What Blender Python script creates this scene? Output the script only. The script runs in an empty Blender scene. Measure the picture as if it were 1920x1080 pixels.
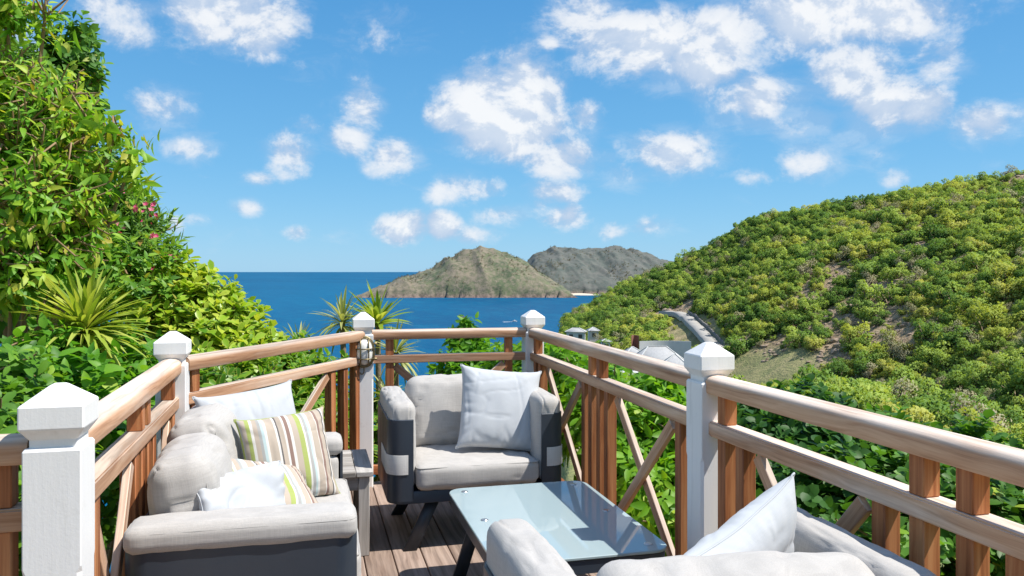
import bpy, bmesh, math, random
import numpy as np
from mathutils import Vector, Matrix

random.seed(7)
RNG = np.random.default_rng(7)
S = bpy.context.scene
COL = S.collection
R = math.radians

# ------------------------------------------------------------------ camera
CAM_H = 1.44
YAW = R(14.3)                       # the lens looks 14.3 deg to the right of the deck axis (+Y)
FPX = 1493.0                        # focal length in pixels of the 1920 wide photograph (28 mm)
HOR = 509.0                         # horizon row
cam = bpy.data.cameras.new('camera')
cam.lens = 28.0; cam.sensor_width = 36.0
cam.shift_y = -(540 - HOR) / 1920
cam.clip_start = 0.05; cam.clip_end = 200000
camo = bpy.data.objects.new('camera', cam); COL.objects.link(camo)
camo.location = (0, 0, CAM_H); camo.rotation_euler = (R(90), 0, -YAW)
S.camera = camo
CT, ST = math.cos(YAW), math.sin(YAW)

# ------------------------------------------------------------------ light
SUN_EL, SUN_AZ = R(58), R(-24)      # azimuth measured from +X towards +Y
sd = Vector((math.cos(SUN_EL) * math.cos(SUN_AZ), math.cos(SUN_EL) * math.sin(SUN_AZ), math.sin(SUN_EL)))
sun = bpy.data.lights.new('sun', 'SUN'); sun.energy = 3.6; sun.angle = R(0.53); sun.color = (1.0, 0.955, 0.88)
suno = bpy.data.objects.new('sun', sun); COL.objects.link(suno)
suno.rotation_euler = sd.to_track_quat('Z', 'Y').to_euler()

S.view_settings.view_transform = 'Standard'; S.view_settings.look = 'None'
S.view_settings.exposure = 0.92; S.view_settings.gamma = 1.0
S.view_settings.use_curve_mapping = False
S.render.engine = 'CYCLES'
S.cycles.use_denoising = True
S.cycles.max_bounces = 8; S.cycles.diffuse_bounces = 4; S.cycles.glossy_bounces = 3
S.cycles.transmission_bounces = 6; S.cycles.transparent_max_bounces = 8
S.cycles.caustics_reflective = False; S.cycles.caustics_refractive = False


class NT:
    """small wrapper round a node tree"""
    def __init__(s, tree):
        s.t = tree; s.n = tree.nodes; s.l = tree.links
    def node(s, kind, **kw):
        n = s.n.new(kind)
        for k, v in kw.items():
            setattr(n, k, v)
        return n
    def put(s, sock, v):
        if v is None: return
        if hasattr(v, 'is_output') or isinstance(v, bpy.types.NodeSocket):
            s.l.new(v, sock)
        else:
            if isinstance(v, (tuple, list)) and len(v) == 3 and sock.type == 'RGBA':
                v = (*v, 1)
            sock.default_value = v
    def math(s, op, a, b=None, c=None, clamp=False):
        n = s.node('ShaderNodeMath', operation=op); n.use_clamp = clamp
        s.put(n.inputs[0], a); s.put(n.inputs[1], b); s.put(n.inputs[2], c)
        return n.outputs[0]
    def vmath(s, op, a, b=None, out=0):
        n = s.node('ShaderNodeVectorMath', operation=op)
        s.put(n.inputs[0], a); s.put(n.inputs[1], b)
        return n.outputs[out]
    def noise(s, vec, scale, detail=4, rough=.55, dist=0, out=0):
        n = s.node('ShaderNodeTexNoise'); s.put(n.inputs['Vector'], vec)
        n.inputs['Scale'].default_value = scale; n.inputs['Detail'].default_value = detail
        n.inputs['Roughness'].default_value = rough; n.inputs['Distortion'].default_value = dist
        return n.outputs[out]
    def ramp(s, fac, stops, interp='LINEAR'):
        n = s.node('ShaderNodeValToRGB'); n.color_ramp.interpolation = interp
        e = n.color_ramp.elements
        while len(e) < len(stops): e.new(0.5)
        for i, (p, c) in enumerate(stops):
            e[i].position = p
            e[i].color = (*c, 1) if not isinstance(c, (int, float)) else (c, c, c, 1)
        s.put(n.inputs[0], fac)
        return n.outputs[0]
    def maprange(s, v, a, b, c=0., d=1., smooth=True):
        n = s.node('ShaderNodeMapRange', interpolation_type='SMOOTHSTEP' if smooth else 'LINEAR')
        s.put(n.inputs[0], v)
        for i, q in enumerate((a, b, c, d)): s.put(n.inputs[i + 1], q)
        return n.outputs[0]
    def mix(s, fac, a, b, blend='MIX'):
        n = s.node('ShaderNodeMix', data_type='RGBA', blend_type=blend); n.clamp_factor = True
        s.put(n.inputs[0], fac); s.put(n.inputs[6], a); s.put(n.inputs[7], b)
        return n.outputs[2]
    def mapping(s, vec, scale=(1, 1, 1), rot=(0, 0, 0), loc=(0, 0, 0)):
        n = s.node('ShaderNodeMapping')
        s.put(n.inputs[0], vec); s.put(n.inputs[1], loc); n.inputs[2].default_value = rot; n.inputs[3].default_value = scale
        return n.outputs[0]
    def bump(s, h, strength=.3, dist=.01):
        n = s.node('ShaderNodeBump'); n.inputs['Strength'].default_value = strength; n.inputs['Distance'].default_value = dist
        s.put(n.inputs['Height'], h)
        return n.outputs[0]


# ------------------------------------------------------------------ sky with trade-wind clouds
W = bpy.data.worlds.new('World'); S.world = W; W.use_nodes = True
w = NT(W.node_tree); w.n.clear()
sky = w.node('ShaderNodeTexSky', sky_type='NISHITA'); sky.sun_disc = False
sky.sun_elevation = SUN_EL; sky.sun_rotation = R(90) - SUN_AZ
sky.altitude = 60; sky.air_density = 1.0; sky.dust_density = 0.2; sky.ozone_density = 1.5
tc = w.node('ShaderNodeTexCoord')
dvec = w.vmath('NORMALIZE', tc.outputs['Generated'])
# turn the direction so that +Y is where the view goes: (azimuth, elevation) in radians
rv = w.node('ShaderNodeVectorRotate', rotation_type='Z_AXIS'); w.put(rv.inputs['Vector'], dvec); rv.inputs['Angle'].default_value = YAW
sx = w.node('ShaderNodeSeparateXYZ'); w.put(sx.inputs[0], rv.outputs[0])
az = w.math('ARCTAN2', sx.outputs[0], sx.outputs[1]); el = w.math('ARCSINE', sx.outputs[2])
cv = w.node('ShaderNodeCombineXYZ'); w.put(cv.inputs[0], az); w.put(cv.inputs[1], el)
CLOUDS = [(430, 25, 165.0, 84.0, 1.03), (470, 75, 77.0, 50.4, 0.88), (230, 10, 121.0, 50.4, 0.75), (315, 205, 93.5, 50.4, 0.78), (365, 277, 60.5, 35.84, 0.9), (15, 130, 99.0, 123.2, 0.86), (680, 205, 55.0, 61.6, 0.92), (660, 255, 66.0, 44.8, 0.78), (545, 295, 57.2, 61.6, 0.98), (490, 335, 50.4, 22.4, 0.62), (745, 295, 71.5, 47.04, 0.98), (578, 238, 49.5, 24.64, 0.62), (905, 185, 93.5, 67.2, 1.19), (985, 180, 82.5, 84.0, 1.2), (960, 245, 143.0, 67.2, 1.13), (1045, 295, 82.5, 50.4, 1.03), (1090, 220, 55.0, 39.2, 0.69), (835, 220, 49.5, 44.8, 0.86), (1262, 285, 126.5, 56.0, 0.93), (1175, 330, 60.5, 39.2, 0.75), (1090, 20, 88.0, 61.6, 0.86), (1220, 75, 165.0, 78.4, 1.08), (1300, 120, 121.0, 67.2, 1.03), (1560, 25, 264.0, 72.8, 1.2), (1700, 35, 143.0, 56.0, 1.03), (1420, 190, 121.0, 67.2, 0.97), (1500, 235, 88.0, 44.8, 0.88), (1590, 130, 110.0, 78.4, 0.97), (1650, 200, 99.0, 84.0, 0.97), (1720, 210, 77.0, 61.6, 0.92), (1360, 60, 132.0, 78.4, 0.97), (1850, 235, 93.5, 50.4, 0.94), (1905, 215, 55.0, 33.6, 0.75), (1515, 300, 88.0, 47.04, 0.94), (870, 352, 95.2, 35.84, 0.83), (1040, 362, 72.8, 38.08, 0.69), (1062, 408, 72.8, 33.6, 0.8), (945, 405, 67.2, 29.12, 0.78), (745, 425, 64.96, 38.08, 0.88), (832, 424, 40.32, 31.36, 0.85), (465, 388, 40.32, 22.4, 0.78), (1240, 428, 61.6, 28.0, 0.53), (558, 437, 35.84, 20.16, 0.62), (1680, 330, 44.0, 26.88, 0.62), (325, 420, 31.36, 29.12, 0.65), (372, 411, 38.08, 17.92, 0.62), (1030, 80, 27.5, 22.4, 0.56), (700, 60, 132.0, 67.2, 0.38), (1860, 310, 44.0, 22.4, 0.5), (1640, 290, 66.0, 33.6, 0.62), (1460, 60, 200, 80, 0.85), (1330, 175, 70, 40, 0.6), (1600, 260, 90, 40, 0.6), (1760, 110, 90, 60, 0.6), (640, 440, 60, 22, 0.45), (900, 440, 90, 25, 0.5), (1010, 385, 60, 30, 0.55), (1140, 300, 40, 30, 0.5), (1130, 430, 60, 24, 0.45), (180, 250, 60, 40, 0.5), (250, 60, 90, 50, 0.6), (560, 130, 60, 30, 0.35), (1420, 330, 60, 26, 0.45), (1330, 300, 50, 30, 0.5)]
acc = None
for (px, py, rx, ry, st) in CLOUDS:
    a0 = math.atan((px - 960) / FPX); k = math.cos(a0)
    e0 = math.atan((HOR - py) / FPX * k)
    d = w.vmath('SUBTRACT', cv.outputs[0], (a0, e0, 0))
    d = w.vmath('MULTIPLY', d, (FPX / rx / k / k / 1.25, FPX / ry / k / 1.25, 0))
    ln = w.vmath('LENGTH', d, out=1)
    m = w.maprange(ln, 0, 1.25, st, 0)
    acc = m if acc is None else w.math('SMOOTH_MAX', acc, m, .15)
# outside the picture the same scattered cumulus goes on
inside = w.math('MULTIPLY', w.maprange(w.math('ABSOLUTE', az), R(33), R(42), 1, 0), w.maprange(el, R(19), R(25), 1, 0))
fair = w.math('MULTIPLY', w.maprange(w.noise(dvec, 3.2, 2, .5), .40, .68, 0, 1.0), w.maprange(el, R(2), R(10)))
cov = w.math('MAXIMUM', acc, w.math('MULTIPLY', fair, w.math('SUBTRACT', 1, inside)))
stretch = w.mapping(dvec, (1, 1, 1.35))
n1 = w.noise(stretch, 10.5, 9, .64, .2)
ld = w.vmath('ADD', stretch, (sd.x * .012, sd.y * .012, .016))
n2 = w.noise(ld, 10.5, 5, .60, .2)
dens = w.math('ADD', cov, w.math('MULTIPLY', w.math('SUBTRACT', n1, .5), 2.1))
alpha = w.maprange(dens, .30, .86)
alpha = w.math('MULTIPLY', alpha, w.maprange(cov, .04, .3))
# thin ragged veil drifting off the cumulus
n3 = w.noise(w.mapping(dvec, (1, 1, 2.2), (.3, .2, 0)), 14, 5, .68, .6)
veil = w.math('MULTIPLY', w.maprange(w.math('ADD', w.math('MULTIPLY', cov, .75), w.math('SUBTRACT', n3, .5)), .16, .66), .34)
alpha = w.math('MAXIMUM', alpha, veil)
thick = w.maprange(dens, .5, 1.25)
lit = w.maprange(w.math('SUBTRACT', n1, n2), -.06, .06)
ccol = w.mix(w.math('MULTIPLY_ADD', lit, .6, w.math('MULTIPLY', thick, .4)), (.47, .60, .80), (1.0, 1.0, 1.0))
# clear trade-wind air: the Nishita sky, steadied by an even deep blue that pales a little towards the horizon
blue = w.ramp(w.maprange(el, 0, R(60), 0, 1, False), [(0, (.115, .350, .575)), (.12, (.068, .285, .525)), (.32, (.034, .208, .460)), (1, (.022, .135, .37))])
blue = w.mix(1.0, blue, (8.7, 8.7, 8.7), 'MULTIPLY')
skc = w.mix(.80, sky.outputs[0], blue)
bg1 = w.node('ShaderNodeBackground'); w.put(bg1.inputs[0], skc); bg1.inputs[1].default_value = 0.093
bg2 = w.node('ShaderNodeBackground'); w.put(bg2.inputs[0], ccol); bg2.inputs[1].default_value = 0.53
ms = w.node('ShaderNodeMixShader'); w.put(ms.inputs[0], w.math('MULTIPLY', alpha, .90)); w.l.new(bg1.outputs[0], ms.inputs[1]); w.l.new(bg2.outputs[0], ms.inputs[2])
wo = w.node('ShaderNodeOutputWorld'); w.l.new(ms.outputs[0], wo.inputs[0])
W.cycles.sampling_method = 'NONE'


# ------------------------------------------------------------------ coordinates
def cw(xc, zc):
    """metres right of / in front of the lens -> world x, y"""
    return (xc * CT + zc * ST, -xc * ST + zc * CT)
def at(px, py, z):
    """the point seen at photograph pixel (px, py), z metres in front of the lens"""
    x, y = cw((px - 960) / FPX * z, z)
    return Vector((x, y, CAM_H - (py - HOR) / FPX * z))
def project(P):
    P = np.atleast_2d(np.asarray(P, float))
    xc = P[:, 0] * CT - P[:, 1] * ST; zc = P[:, 0] * ST + P[:, 1] * CT
    zz = np.maximum(zc, .01)
    return 960 + FPX * xc / zz, HOR + FPX * (CAM_H - P[:, 2]) / zz, zc


# ------------------------------------------------------------------ numpy value noise
_tab = RNG.random((64, 64, 64))
def vnoise(x, y, z=0.0):
    x, y, z = np.broadcast_arrays(np.asarray(x, float), np.asarray(y, float), np.asarray(z, float))
    xi, yi, zi = np.floor(x).astype(int), np.floor(y).astype(int), np.floor(z).astype(int)
    fx, fy, fz = x - xi, y - yi, z - zi
    fx, fy, fz = fx * fx * (3 - 2 * fx), fy * fy * (3 - 2 * fy), fz * fz * (3 - 2 * fz)
    def g(a, b, c): return _tab[(xi + a) & 63, (yi + b) & 63, (zi + c) & 63]
    r = 0
    for a in (0, 1):
        for b in (0, 1):
            for c in (0, 1):
                r = r + g(a, b, c) * (fx if a else 1 - fx) * (fy if b else 1 - fy) * (fz if c else 1 - fz)
    return r
def fbm(x, y, z=0.0, o=4):
    r, a, s, f = 0, .5, 0, 1
    for i in range(o):
        r = r + a * vnoise(x * f + 7.3 * i, y * f + 3.1 * i, np.asarray(z) * f + 1.7 * i); s += a; a *= .5; f *= 2.03
    return r / s
def sstep(a, b, x):
    t = np.clip((x - a) / (b - a), 0, 1); return t * t * (3 - 2 * t)


# ------------------------------------------------------------------ object helpers
def link(o, parent=None):
    COL.objects.link(o)
    if parent is not None: o.parent = parent
    return o
def tag(o, label=None, cat=None, group=None, kind=None):
    if label: o['label'] = label
    if cat: o['category'] = cat
    if group: o['group'] = group
    if kind: o['kind'] = kind
    return o
def thing(name, label, cat, loc=(0, 0, 0), rz=0, group=None):
    o = bpy.data.objects.new(name, None); o.empty_display_size = .1
    link(o); o.location = loc; o.rotation_euler = (0, 0, rz)
    return tag(o, label, cat, group)
def mesh_np(name, V, F, mats=(), smooth=False, attrs=None, uv=None):
    """V (n,3), F list of arrays of faces grouped by size"""
    me = bpy.data.meshes.new(name)
    V = np.asarray(V, np.float32)
    if not isinstance(F, (list, tuple)): F = [F]
    F = [np.asarray(f, np.int32) for f in F if len(f)]
    me.vertices.add(len(V)); me.vertices.foreach_set('co', V.ravel())
    tot = sum(f.size for f in F); npoly = sum(len(f) for f in F)
    me.loops.add(tot); me.polygons.add(npoly)
    me.loops.foreach_set('vertex_index', np.concatenate([f.ravel() for f in F]))
    sizes = np.concatenate([np.full(len(f), f.shape[1], np.int32) for f in F])
    st = np.concatenate([[0], np.cumsum(sizes)[:-1]]).astype(np.int32)
    me.polygons.foreach_set('loop_start', st)
    if smooth: me.polygons.foreach_set('use_smooth', np.ones(npoly, bool))
    for m in mats: me.materials.append(m)
    if attrs:
        for k, v in attrs.items():
            a = me.attributes.new(k, 'FLOAT', 'POINT'); a.data.foreach_set('value', np.asarray(v, np.float32))
    if uv is not None:
        l = me.uv_layers.new(name='UVMap'); idx = np.concatenate([f.ravel() for f in F])
        l.data.foreach_set('uv', np.asarray(uv, np.float32)[idx].ravel())
    me.update(); me.validate()
    return me
def obj(name, me, parent=None, mat=None, M=None):
    o = bpy.data.objects.new(name, me)
    if mat is not None:
        me.materials.clear(); me.materials.append(mat)
    link(o, parent)
    if M is not None: o.matrix_local = M
    return o
def bm_mesh(name, bm, mat=None, smooth=False, auto=None):
    me = bpy.data.meshes.new(name); bm.to_mesh(me); bm.free()
    if smooth:
        for p in me.polygons: p.use_smooth = True
        if auto is not None: me.set_sharp_from_angle(angle=R(auto))
    if mat: me.materials.append(mat)
    return me
def box_mesh(name, sx, sy, sz, mat=None, bev=0.004, seg=2, origin=(0, 0, 0)):
    bm = bmesh.new(); bmesh.ops.create_cube(bm, size=1)
    for v in bm.verts: v.co = Vector((v.co.x * sx + origin[0], v.co.y * sy + origin[1], v.co.z * sz + origin[2]))
    if bev: bmesh.ops.bevel(bm, geom=bm.edges[:], offset=bev, segments=seg, affect='EDGES', clamp_overlap=True)
    return bm_mesh(name, bm, mat, True, 40)
def beam(name, a, b, w_, h_, mat, parent=None, bev=.004, seg=2, up=Vector((0, 0, 1)), roll=0):
    """a bar from a to b; its mesh lies along local X so the grain follows it"""
    a, b = Vector(a), Vector(b); d = b - a; L = d.length; x = d.normalized()
    y = up.cross(x)
    if y.length < 1e-4: y = Vector((0, 1, 0))
    y.normalize(); z = x.cross(y)
    M = Matrix((x, y, z)).transposed().to_4x4(); M.translation = (a + b) / 2
    if roll: M = M @ Matrix.Rotation(roll, 4, 'X')
    me = box_mesh(name, L, w_, h_, mat, bev, seg)
    o = bpy.data.objects.new(name, me); link(o, parent)
    o.matrix_local = (parent.matrix_basis.inverted() @ M) if parent is not None else M
    return o
def loft(name, rings, mat, closed=True, caps=True, smooth=False, auto=None):
    n = len(rings[0]); V = np.array([p for r in rings for p in r], float); F = []; C = []
    for i in range(len(rings) - 1):
        for j in range(n if closed else n - 1):
            F.append((i * n + j, i * n + (j + 1) % n, (i + 1) * n + (j + 1) % n, (i + 1) * n + j))
    bm = bmesh.new(); vs = [bm.verts.new(p) for p in V]
    for f in F: bm.faces.new([vs[k] for k in f])
    if caps:
        bm.faces.new([vs[k] for k in reversed(range(n))]); bm.faces.new([vs[(len(rings) - 1) * n + k] for k in range(n)])
    bmesh.ops.recalc_face_normals(bm, faces=bm.faces[:])
    return bm_mesh(name, bm, mat, smooth, auto)
def tube_np(pts, rad, n=6):
    """points (k,3), radii (k) -> V, quads"""
    pts = np.asarray(pts, float); k = len(pts); rad = np.broadcast_to(np.asarray(rad, float), (k,))
    t = np.gradient(pts, axis=0); t /= np.linalg.norm(t, axis=1)[:, None] + 1e-9
    ref = np.array([0, 0, 1.0]) if abs(t[0, 2]) < .9 else np.array([1.0, 0, 0])
    V = []
    for i in range(k):
        u = np.cross(t[i], ref); u /= np.linalg.norm(u) + 1e-9; v = np.cross(t[i], u)
        ref = np.cross(u, t[i])
        a = np.arange(n) / n * 2 * math.pi
        V.append(pts[i] + rad[i] * (np.cos(a)[:, None] * u + np.sin(a)[:, None] * v))
    V = np.concatenate(V); F = []
    for i in range(k - 1):
        for j in range(n):
            F.append((i * n + j, i * n + (j + 1) % n, (i + 1) * n + (j + 1) % n, (i + 1) * n + j))
    return V, np.array(F)
class Soup:
    def __init__(s): s.V = []; s.F = {}; s.n = 0
    def add(s, V, F):
        F = np.asarray(F)
        s.V.append(np.asarray(V, float)); s.F.setdefault(F.shape[1], []).append(F + s.n); s.n += len(V)
    def mesh(s, name, mats, smooth=True, attrs=None):
        return mesh_np(name, np.concatenate(s.V), [np.concatenate(v) for v in s.F.values()], mats, smooth, attrs)
def tube_mesh(name, pts, rad, mat, n=8):
    V, F = tube_np(pts, rad, n); me = mesh_np(name, V, F, [mat], True)
    return me


# ------------------------------------------------------------------ materials
def new_mat(name):
    m = bpy.data.materials.new(name); m.use_nodes = True; t = NT(m.node_tree); t.n.clear()
    out = t.node('ShaderNodeOutputMaterial'); b = t.node('ShaderNodeBsdfPrincipled'); t.l.new(b.outputs[0], out.inputs[0])
    t.out = out; t.b = b
    return m, t
def objco(t, rnd=True, scale=(1, 1, 1)):
    tc = t.node('ShaderNodeTexCoord'); v = tc.outputs['Object']
    if rnd:
        oi = t.node('ShaderNodeObjectInfo')
        v = t.vmath('ADD', v, t.vmath('SCALE', (13.1, 7.7, 9.3), None)) if False else v
        c = t.node('ShaderNodeCombineXYZ'); r = t.math('MULTIPLY', oi.outputs['Random'], 37.0)
        for i in range(3): t.put(c.inputs[i], r)
        v = t.vmath('ADD', v, c.outputs[0])
    return t.mapping(v, scale) if scale != (1, 1, 1) else v
def m_plain(name, col, rough=.5, var=.12, nscale=6, metal=0, bump=0, bscale=80, spec=.5):
    m, t = new_mat(name); v = objco(t)
    n = t.noise(v, nscale, 5)
    c = t.mix(n, tuple(x * (1 - var) for x in col), tuple(min(1, x * (1 + var)) for x in col))
    t.put(t.b.inputs['Base Color'], c)
    t.put(t.b.inputs['Roughness'], t.maprange(t.noise(v, nscale * 2.3, 3), .3, .7, rough * .85, min(1, rough * 1.15)))
    t.b.inputs['Metallic'].default_value = metal; t.b.inputs['Specular IOR Level'].default_value = spec
    if bump: t.put(t.b.inputs['Normal'], t.bump(t.noise(v, bscale, 4), bump, .004))
    return m
def m_paint(name):
    """slightly weathered white paint on timber: faint grain, fine scuffs, small grime spots"""
    m, t = new_mat(name); v = objco(t)
    g = t.noise(t.mapping(v, (30, 30, 2.5)), 3, 5, .6)
    d = t.maprange(t.noise(v, 9, 6, .65), .60, .78)
    c = t.mix(g, (.74, .735, .725), (.81, .805, .80))
    c = t.mix(t.math('MULTIPLY', d, .5), c, (.48, .46, .43))
    st = t.maprange(t.noise(t.mapping(v, (16, 16, 1.2)), 1.6, 4, .6), .58, .75)
    c = t.mix(t.math('MULTIPLY', st, .22), c, (.46, .45, .42))
    t.put(t.b.inputs['Base Color'], c); t.b.inputs['Roughness'].default_value = .48
    h = t.math('ADD', t.math('MULTIPLY', g, .6), t.math('MULTIPLY', t.noise(v, 160, 3), .5))
    t.put(t.b.inputs['Normal'], t.bump(h, .16, .004))
    return m
def m_wood(name, dark, mid, light, bleach, amount, rough=.6, gs=.62):
    """timber along local X; the faces that look up are bleached by years of sun"""
    m, t = new_mat(name); v = objco(t)
    warp = t.noise(t.mapping(v, (1.2, 4, 4)), 1.5, 2)
    vv = t.vmath('ADD', v, t.vmath('SCALE', (0, 1, 1), None)) if False else v
    cb = t.node('ShaderNodeCombineXYZ'); t.put(cb.inputs[1], t.math('MULTIPLY', warp, .05)); t.put(cb.inputs[2], t.math('MULTIPLY', warp, .05))
    vv = t.vmath('ADD', v, cb.outputs[0])
    g1 = t.noise(t.mapping(vv, (1.6 * gs, 55 * gs, 55 * gs)), 1.0, 6, .62)
    g2 = t.noise(t.mapping(vv, (5 * gs, 190 * gs, 190 * gs)), 1.0, 3, .6)
    big = t.noise(t.mapping(v, (1.3, 5, 5)), 1.3, 3)
    f = t.math('ADD', t.math('MULTIPLY', g1, .65), t.math('ADD', t.math('MULTIPLY', g2, .2), t.math('MULTIPLY', big, .25)))
    c = t.ramp(f, [(.40, dark), (.53, mid), (.66, light)])
    geo = t.node('ShaderNodeNewGeometry'); s = t.node('ShaderNodeSeparateXYZ'); t.put(s.inputs[0], geo.outputs['Normal'])
    wf = t.math('MULTIPLY', t.maprange(s.outputs[2], .15, .8), t.maprange(t.noise(t.mapping(v, (2, 9, 9)), 2, 4), .25, .6, .55, 1))
    wf = t.math('MAXIMUM', t.math('MULTIPLY', wf, amount), t.math('MULTIPLY', t.maprange(t.noise(t.mapping(v, (1, 6, 6)), 1.7, 4), .5, .75), amount * .55))
    bl = t.mix(t.maprange(g1, .35, .65), tuple(x * .55 for x in bleach), bleach)
    c = t.mix(wf, c, bl)
    oi = t.node('ShaderNodeObjectInfo')
    c = t.mix(1.0, c, t.ramp(oi.outputs['Random'], [(0, (.72, .68, .64)), (1, (1.12, 1.10, 1.08))]), 'MULTIPLY')
    t.put(t.b.inputs['Base Color'], c); t.b.inputs['Roughness'].default_value = rough
    t.b.inputs['Specular IOR Level'].default_value = .35
    t.put(t.b.inputs['Normal'], t.bump(t.math('ADD', g1, t.math('MULTIPLY', g2, .5)), .35, .0022))
    return m
def m_fabric(name, col, slub=.12, weave=1.0, shade=.1):
    m, t = new_mat(name); v = objco(t)
    a = t.noise(t.mapping(v, (14, 14, 420)), 1, 3, .6); b = t.noise(t.mapping(v, (420, 300, 12)), 1, 3, .6)
    blot = t.noise(v, 5, 4)
    f = t.math('ADD', t.math('MULTIPLY', a, .5), t.math('MULTIPLY', b, .5))
    c = t.mix(t.maprange(f, .35, .65), tuple(x * (1 - slub) for x in col), tuple(min(1, x * (1 + slub * .5)) for x in col))
    c = t.mix(t.math('MULTIPLY', t.maprange(blot, .45, .75), shade), c, tuple(x * .72 for x in col))
    t.put(t.b.inputs['Base Color'], c); t.b.inputs['Roughness'].default_value = .9
    t.b.inputs['Specular IOR Level'].default_value = .2
    t.b.inputs['Sheen Weight'].default_value = .12
    wr = t.noise(v, 11, 4, .55, .8)
    n1 = t.bump(f, .25 * weave, .002)
    n = t.node('ShaderNodeBump'); n.inputs['Strength'].default_value = .07; n.inputs['Distance'].default_value = .02
    t.put(n.inputs['Height'], wr); t.put(n.inputs['Normal'], n1)
    t.put(t.b.inputs['Normal'], n.outputs[0])
    return m
def m_stripe(name):
    m, t = new_mat(name)
    uv = t.node('ShaderNodeUVMap'); s = t.node('ShaderNodeSeparateXYZ'); t.put(s.inputs[0], uv.outputs[0])
    tan, wht, grn, blk, brn, aqua, gry = (.42, .345, .275), (.66, .64, .60), (.30, .37, .06), (.05, .045, .05), (.20, .105, .08), (.44, .57, .58), (.33, .33, .32)
    seq = [(0, grn), (.02, gry), (.05, tan), (.09, grn), (.13, wht), (.16, tan), (.20, gry), (.23, aqua), (.255, wht), (.28, tan), (.36, wht), (.38, blk), (.395, tan), (.44, wht), (.46, brn), (.495, wht), (.52, tan),
           (.58, grn), (.63, wht), (.65, gry), (.68, aqua), (.70, wht), (.72, tan), (.79, wht), (.80, brn), (.825, tan), (.88, blk), (.90, wht), (.92, tan)]
    ramp = t.ramp(s.outputs[0], seq[:1] + seq[1:], 'CONSTANT')
    f = t.noise(t.mapping(uv.outputs[0], (6, 260, 1)), 1, 3)
    c = t.mix(t.math('MULTIPLY', f, .35), ramp, (.45, .42, .38))
    t.put(t.b.inputs['Base Color'], c); t.b.inputs['Roughness'].default_value = .85; t.b.inputs['Specular IOR Level'].default_value = .25
    t.put(t.b.inputs['Normal'], t.bump(f, .3, .002))
    return m
def m_leaf(name, stops, trans=.40, rough=.48, tcol=1.5, spec=.32, vein=0.0):
    """foliage: colour drawn per leaf, light passes through the blade"""
    m, t = new_mat(name)
    at_ = t.node('ShaderNodeAttribute', attribute_name='rnd'); oi = t.node('ShaderNodeObjectInfo')
    v = t.math('FRACT', t.math('ADD', at_.outputs['Fac'], oi.outputs['Random']))
    v = t.math('PINGPONG', t.math('MULTIPLY', v, 2), 1.0)
    c = t.ramp(v, stops)
    if vein:
        e = t.node('ShaderNodeAttribute', attribute_name='edge')
        c = t.mix(t.math('MULTIPLY', t.maprange(e.outputs['Fac'], .55, .9), vein), c, (.50, .52, .12))
    t.put(t.b.inputs['Base Color'], c); t.b.inputs['Roughness'].default_value = rough; t.b.inputs['Specular IOR Level'].default_value = spec
    tr = t.node('ShaderNodeBsdfTranslucent')
    t.put(tr.inputs[0], t.mix(1.0, c, (tcol, tcol * .95, tcol * .45), 'MULTIPLY'))
    mx = t.node('ShaderNodeMixShader'); mx.inputs[0].default_value = trans
    t.l.new(t.b.outputs[0], mx.inputs[1]); t.l.new(tr.outputs[0], mx.inputs[2]); t.l.new(mx.outputs[0], t.out.inputs[0])
    return m

M_POST = m_paint('white_painted_timber')
M_RAIL = m_wood('weathered_teak', (.27, .125, .060), (.50, .29, .175), (.64, .42, .275), (.80, .69, .60), .95)
M_BAL = m_wood('oiled_teak', (.15, .045, .015), (.36, .130, .048), (.50, .225, .095), (.50, .33, .22), .15)
M_DECK = m_wood('grey_decking', (.12, .078, .060), (.27, .185, .145), (.40, .295, .24), (.44, .35, .30), .70, .75, .8)
M_GREYWOOD = m_wood('silvered_teak', (.20, .185, .17), (.33, .315, .30), (.44, .425, .41), (.50, .49, .475), .6, .8)
M_CUSH = m_fabric('stone_grey_canvas', (.44, .42, .398), .12, 1.2, .03)
M_WHITE = m_fabric('white_cotton', (.46, .48, .505), .03, .5, .02)
M_STRAP = m_fabric('strap_webbing', (.58, .56, .535), .1)
M_PIPE = m_fabric('grey_welt', (.36, .345, .325), .1)
M_STRIPE = m_stripe('striped_cotton')
M_SHELL = m_plain('graphite_lacquer', (.030, .040, .056), .42, .25, 3, 0, .05, 220, .5)
M_BRASS = m_plain('aged_brass', (.20, .165, .09), .42, .35, 30, .85)
M_STEEL = m_plain('brushed_steel', (.62, .62, .62), .3, .1, 20, 1)
M_BARK = m_plain('bark', (.20, .15, .10), .9, .35, 14, 0, .8, 40)
M_TWIG = m_plain('brown_twig', (.26, .17, .09), .8, .3, 10)
def m_glass_frost():
    m, t = new_mat('frosted_glass'); b = t.b
    b.inputs['Base Color'].default_value = (.78, .77, .72, 1); b.inputs['Roughness'].default_value = .25
    b.inputs['Subsurface Weight'].default_value = .3; b.inputs['Subsurface Radius'].default_value = (.02, .02, .02)
    return m
M_LAMPGLASS = m_glass_frost()
def m_table_glass():
    """blue-grey back-frosted table glass: glossy top over a satin, slightly see-through pane"""
    m, t = new_mat('satin_table_glass'); v = objco(t)
    t.b.inputs['Base Color'].default_value = (.35, .45, .47, 1); t.b.inputs['Roughness'].default_value = .6
    t.b.inputs['Transmission Weight'].default_value = .10; t.b.inputs['IOR'].default_value = 1.45
    t.b.inputs['Coat Weight'].default_value = 1.0; t.b.inputs['Coat Roughness'].default_value = .02; t.b.inputs['Coat IOR'].default_value = 1.42
    sm = t.maprange(t.noise(v, 6, 5, .6), .5, .8)
    t.put(t.b.inputs['Coat Roughness'], t.math('MULTIPLY_ADD', sm, .08, .015))
    return m
M_TGLASS = m_table_glass()
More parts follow.
